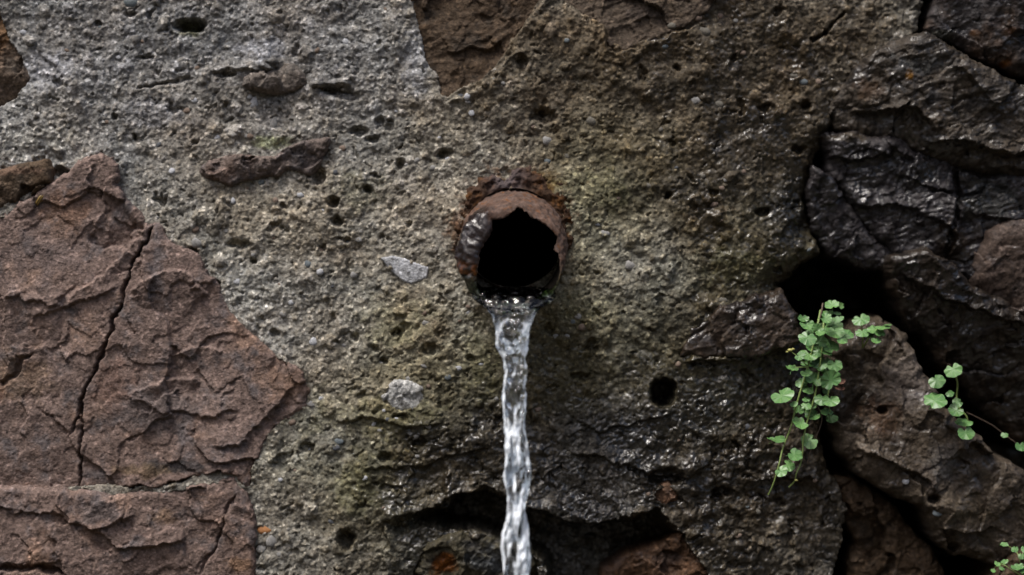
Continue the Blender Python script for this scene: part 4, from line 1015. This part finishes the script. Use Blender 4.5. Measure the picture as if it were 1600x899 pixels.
tube('stem', [zpt(240, 400, .015), zpt(238, 450, .012), zpt(268, 520, .012), zpt(248, 590, .012), zpt(225, 645, .012), zpt(209, 700, .008)], .0006, .0004, M_STEMB, p1)
tube('stem', [zpt(271, 62, .006), zpt(266, 95, .01), zpt(255, 135, .012)], .0009, .0008, M_STEMB, p1)
tube('stem', [zpt(215, 318, hz), zpt(195, 318, hz), zpt(160, 320, hz)], .0006, .0005, M_STEM, p1)
tube('stem', [zpt(218, 330, hz), zpt(190, 292, hz), zpt(160, 268, hz), zpt(140, 252, hz)], .0006, .0004, M_STEM, p1)
tube('stem', [zpt(275, 320, hz), zpt(300, 370, hz), zpt(292, 440, hz), zpt(300, 500, hz)], .0007, .0005, M_STEM, p1)
for (u, v, w, q) in [(308, 68, 50, .8), (345, 72, 22, 1), (330, 100, 26, .6), (338, 122, 30, .8), (293, 100, 36, .8), (285, 122, 45, .8), (210, 148, 54, .85), (245, 160, 32, 1), (210, 200, 62, .9), (262, 178, 42, .7), (262, 212, 48, 1), (320, 178, 66, .85), (370, 182, 48, .8), (350, 208, 42, .8),
                     (305, 238, 58, .9), (282, 252, 50, .8), (215, 268, 66, .8), (180, 272, 42, .8), (250, 305, 50, .85), (225, 240, 42, .8), (320, 310, 54, .95), (148, 322, 46, .45), (205, 340, 42, .8), (237, 365, 68, .9), (302, 368, 74, 1), (185, 380, 42, .9), (210, 405, 46, .8), (110, 430, 82, .75),
                     (270, 445, 56, .85), (305, 452, 58, .75), (205, 445, 32, .6), (155, 465, 30, .7), (205, 472, 36, .9), (230, 508, 62, .75), (288, 495, 44, .8), (180, 543, 62, .6), (88, 606, 70, .5), (217, 612, 62, .9), (160, 670, 60, .85), (137, 710, 50, .75), (105, 735, 46, .9)]:
    x, y = zp(u, v)
    leaf(p1, x, y, w / 2.567 * 1.1, random.uniform(.018, .034), q)
for k in range(26):
    v = random.uniform(120, 470); u = 262 + random.gauss(0, 34) - (v - 200) * 0.05
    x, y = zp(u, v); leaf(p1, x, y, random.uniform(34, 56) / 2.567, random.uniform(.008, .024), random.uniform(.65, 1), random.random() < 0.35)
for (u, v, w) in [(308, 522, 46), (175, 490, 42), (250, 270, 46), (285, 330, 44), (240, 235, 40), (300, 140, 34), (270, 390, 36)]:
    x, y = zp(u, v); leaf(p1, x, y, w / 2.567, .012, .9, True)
dryme = leaf_mesh(77, 6, .6, M_DRY, 0.6)
for (u, v, w) in [(345, 378, 36), (340, 405, 36)]:
    x, y = zp(u, v); o = leaf(p1, x, y, w / 2.567, .02, .6, me=dryme, name='leaf'); o['label'] = 'shrivelled brown leaf'
budme = pebble_mesh(5, 'flower_bud'); budme.materials.append(M_BUD)
for (u, v, r) in [(140, 250, 9), (152, 246, 6), (165, 772, 6), (128, 257, 5)]:
    x, y = zp(u, v); o = bpy.data.objects.new('flower_bud', budme); o.location = zpt(u, v, hz) - p1.location; k = r / 2.567 / 1600; o.scale = (k * 1.3, k, k * .8); link(o, p1)

p2 = empty('small_plant', zpt(440, 200, 0.0), 'small green sprig just right of the largest plant\'s top, tucked under the dark hole', 'plant', GRP)
tube('stem', [zpt(430, 240, .003), zpt(450, 210, .012), zpt(470, 180, .02), zpt(505, 160, .026), zpt(535, 146, .026)], .0008, .0005, M_STEM, p2)
tube('stem', [zpt(430, 240, .003), zpt(432, 190, .014), zpt(425, 140, .02)], .0007, .0005, M_STEM, p2)
for (u, v, w, q) in [(424, 125, 66, .8), (430, 178, 52, .8), (455, 190, 34, .9), (480, 165, 62, .55), (512, 152, 60, .4), (485, 212, 40, .8), (500, 182, 42, .7), (532, 146, 28, .4), (470, 178, 40, .7)]:
    x, y = zp(u, v); leaf(p2, x, y, w / 2.567, random.uniform(.016, .03), q)

zq = lambda u, v: (1400 + u / 2.37, 520 + v / 2.37)
def zqt(u, v, lift):
    x, y = zq(u, v); return at(x, y, max(surf_h(x, y), -0.06) + lift)
p3 = empty('small_plant', zqt(215, 225, 0.0), 'dim green plant of a few round leaves under the wet black ledge', 'plant', GRP)
tube('stem', [zqt(216, 150, .03), zqt(228, 190, .028), zqt(225, 235, .022), zqt(232, 275, .024), zqt(262, 312, .026), zqt(268, 350, .024)], .0008, .0006, M_STEM, p3)
tube('stem', [zqt(262, 295, .02), zqt(310, 318, .02), zqt(360, 345, .02), zqt(402, 378, .02), zqt(440, 405, .02), zqt(466, 425, .018)], .0003, .0003, M_STEMB, p3)
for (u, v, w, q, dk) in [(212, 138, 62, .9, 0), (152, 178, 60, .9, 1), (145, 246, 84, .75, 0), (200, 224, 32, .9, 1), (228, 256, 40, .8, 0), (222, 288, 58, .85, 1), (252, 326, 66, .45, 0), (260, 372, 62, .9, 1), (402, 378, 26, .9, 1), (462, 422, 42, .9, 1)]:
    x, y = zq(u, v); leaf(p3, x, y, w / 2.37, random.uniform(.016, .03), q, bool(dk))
p4 = empty('small_plant', zqt(455, 890, 0.0), 'small leafy sprig with pointed leaves in the bottom right corner', 'plant', GRP)
tube('stem', [zqt(470, 905, .004), zqt(460, 850, .02), zqt(445, 810, .026), zqt(405, 785, .028)], .0007, .0005, M_STEM, p4)
tube('stem', [zqt(470, 905, .004), zqt(430, 880, .02), zqt(390, 858, .026), zqt(355, 880, .026)], .0006, .0004, M_STEM, p4)
tube('stem', [zqt(470, 905, .004), zqt(480, 860, .02), zqt(470, 820, .03), zqt(490, 780, .03)], .0006, .0004, M_STEM, p4)
for (u, v, w, q) in [(400, 783, 34, .7), (440, 800, 38, .7), (464, 826, 34, .7), (376, 855, 34, .6), (402, 848, 34, .6), (452, 868, 58, .6), (360, 882, 28, .6), (392, 872, 28, .6), (475, 800, 34, .7), (470, 880, 40, .7)]:
    x, y = zq(u, v); o = leaf(p4, x, y, w / 2.37, random.uniform(.016, .03), q); o.scale = (o.scale[0] * .62, o.scale[1] * 1.1, o.scale[2])
# husk lodged in a hole of the big stone
hk = empty('seed_husk', at(62, 312, surf_h(62, 312)), 'tiny striped brown and yellow husk lodged in a hole of the big reddish stone', 'husk')
hm, nt, b = node_mat('husk_striped')
tc = N(nt, 'ShaderNodeTexCoord'); wv_ = N(nt, 'ShaderNodeTexWave'); wv_.inputs['Scale'].default_value = 0.55; nt.links.new(tc.outputs['Object'], wv_.inputs['Vector'])
r = N(nt, 'ShaderNodeValToRGB'); r.color_ramp.elements[0].color = (0.05, 0.03, 0.015, 1); r.color_ramp.elements[1].color = (0.30, 0.20, 0.05, 1)
nt.links.new(wv_.outputs['Fac'], r.inputs[0]); nt.links.new(r.outputs[0], b.inputs['Base Color']); b.inputs['Roughness'].default_value = 0.4
hme = pebble_mesh(3, 'husk_shell'); hme.materials.append(hm)
o = bpy.data.objects.new('husk_shell', hme); o.scale = (0.0036, 0.003, 0.0068); o.rotation_euler = (0.2, 0.6, 0); link(o, hk)
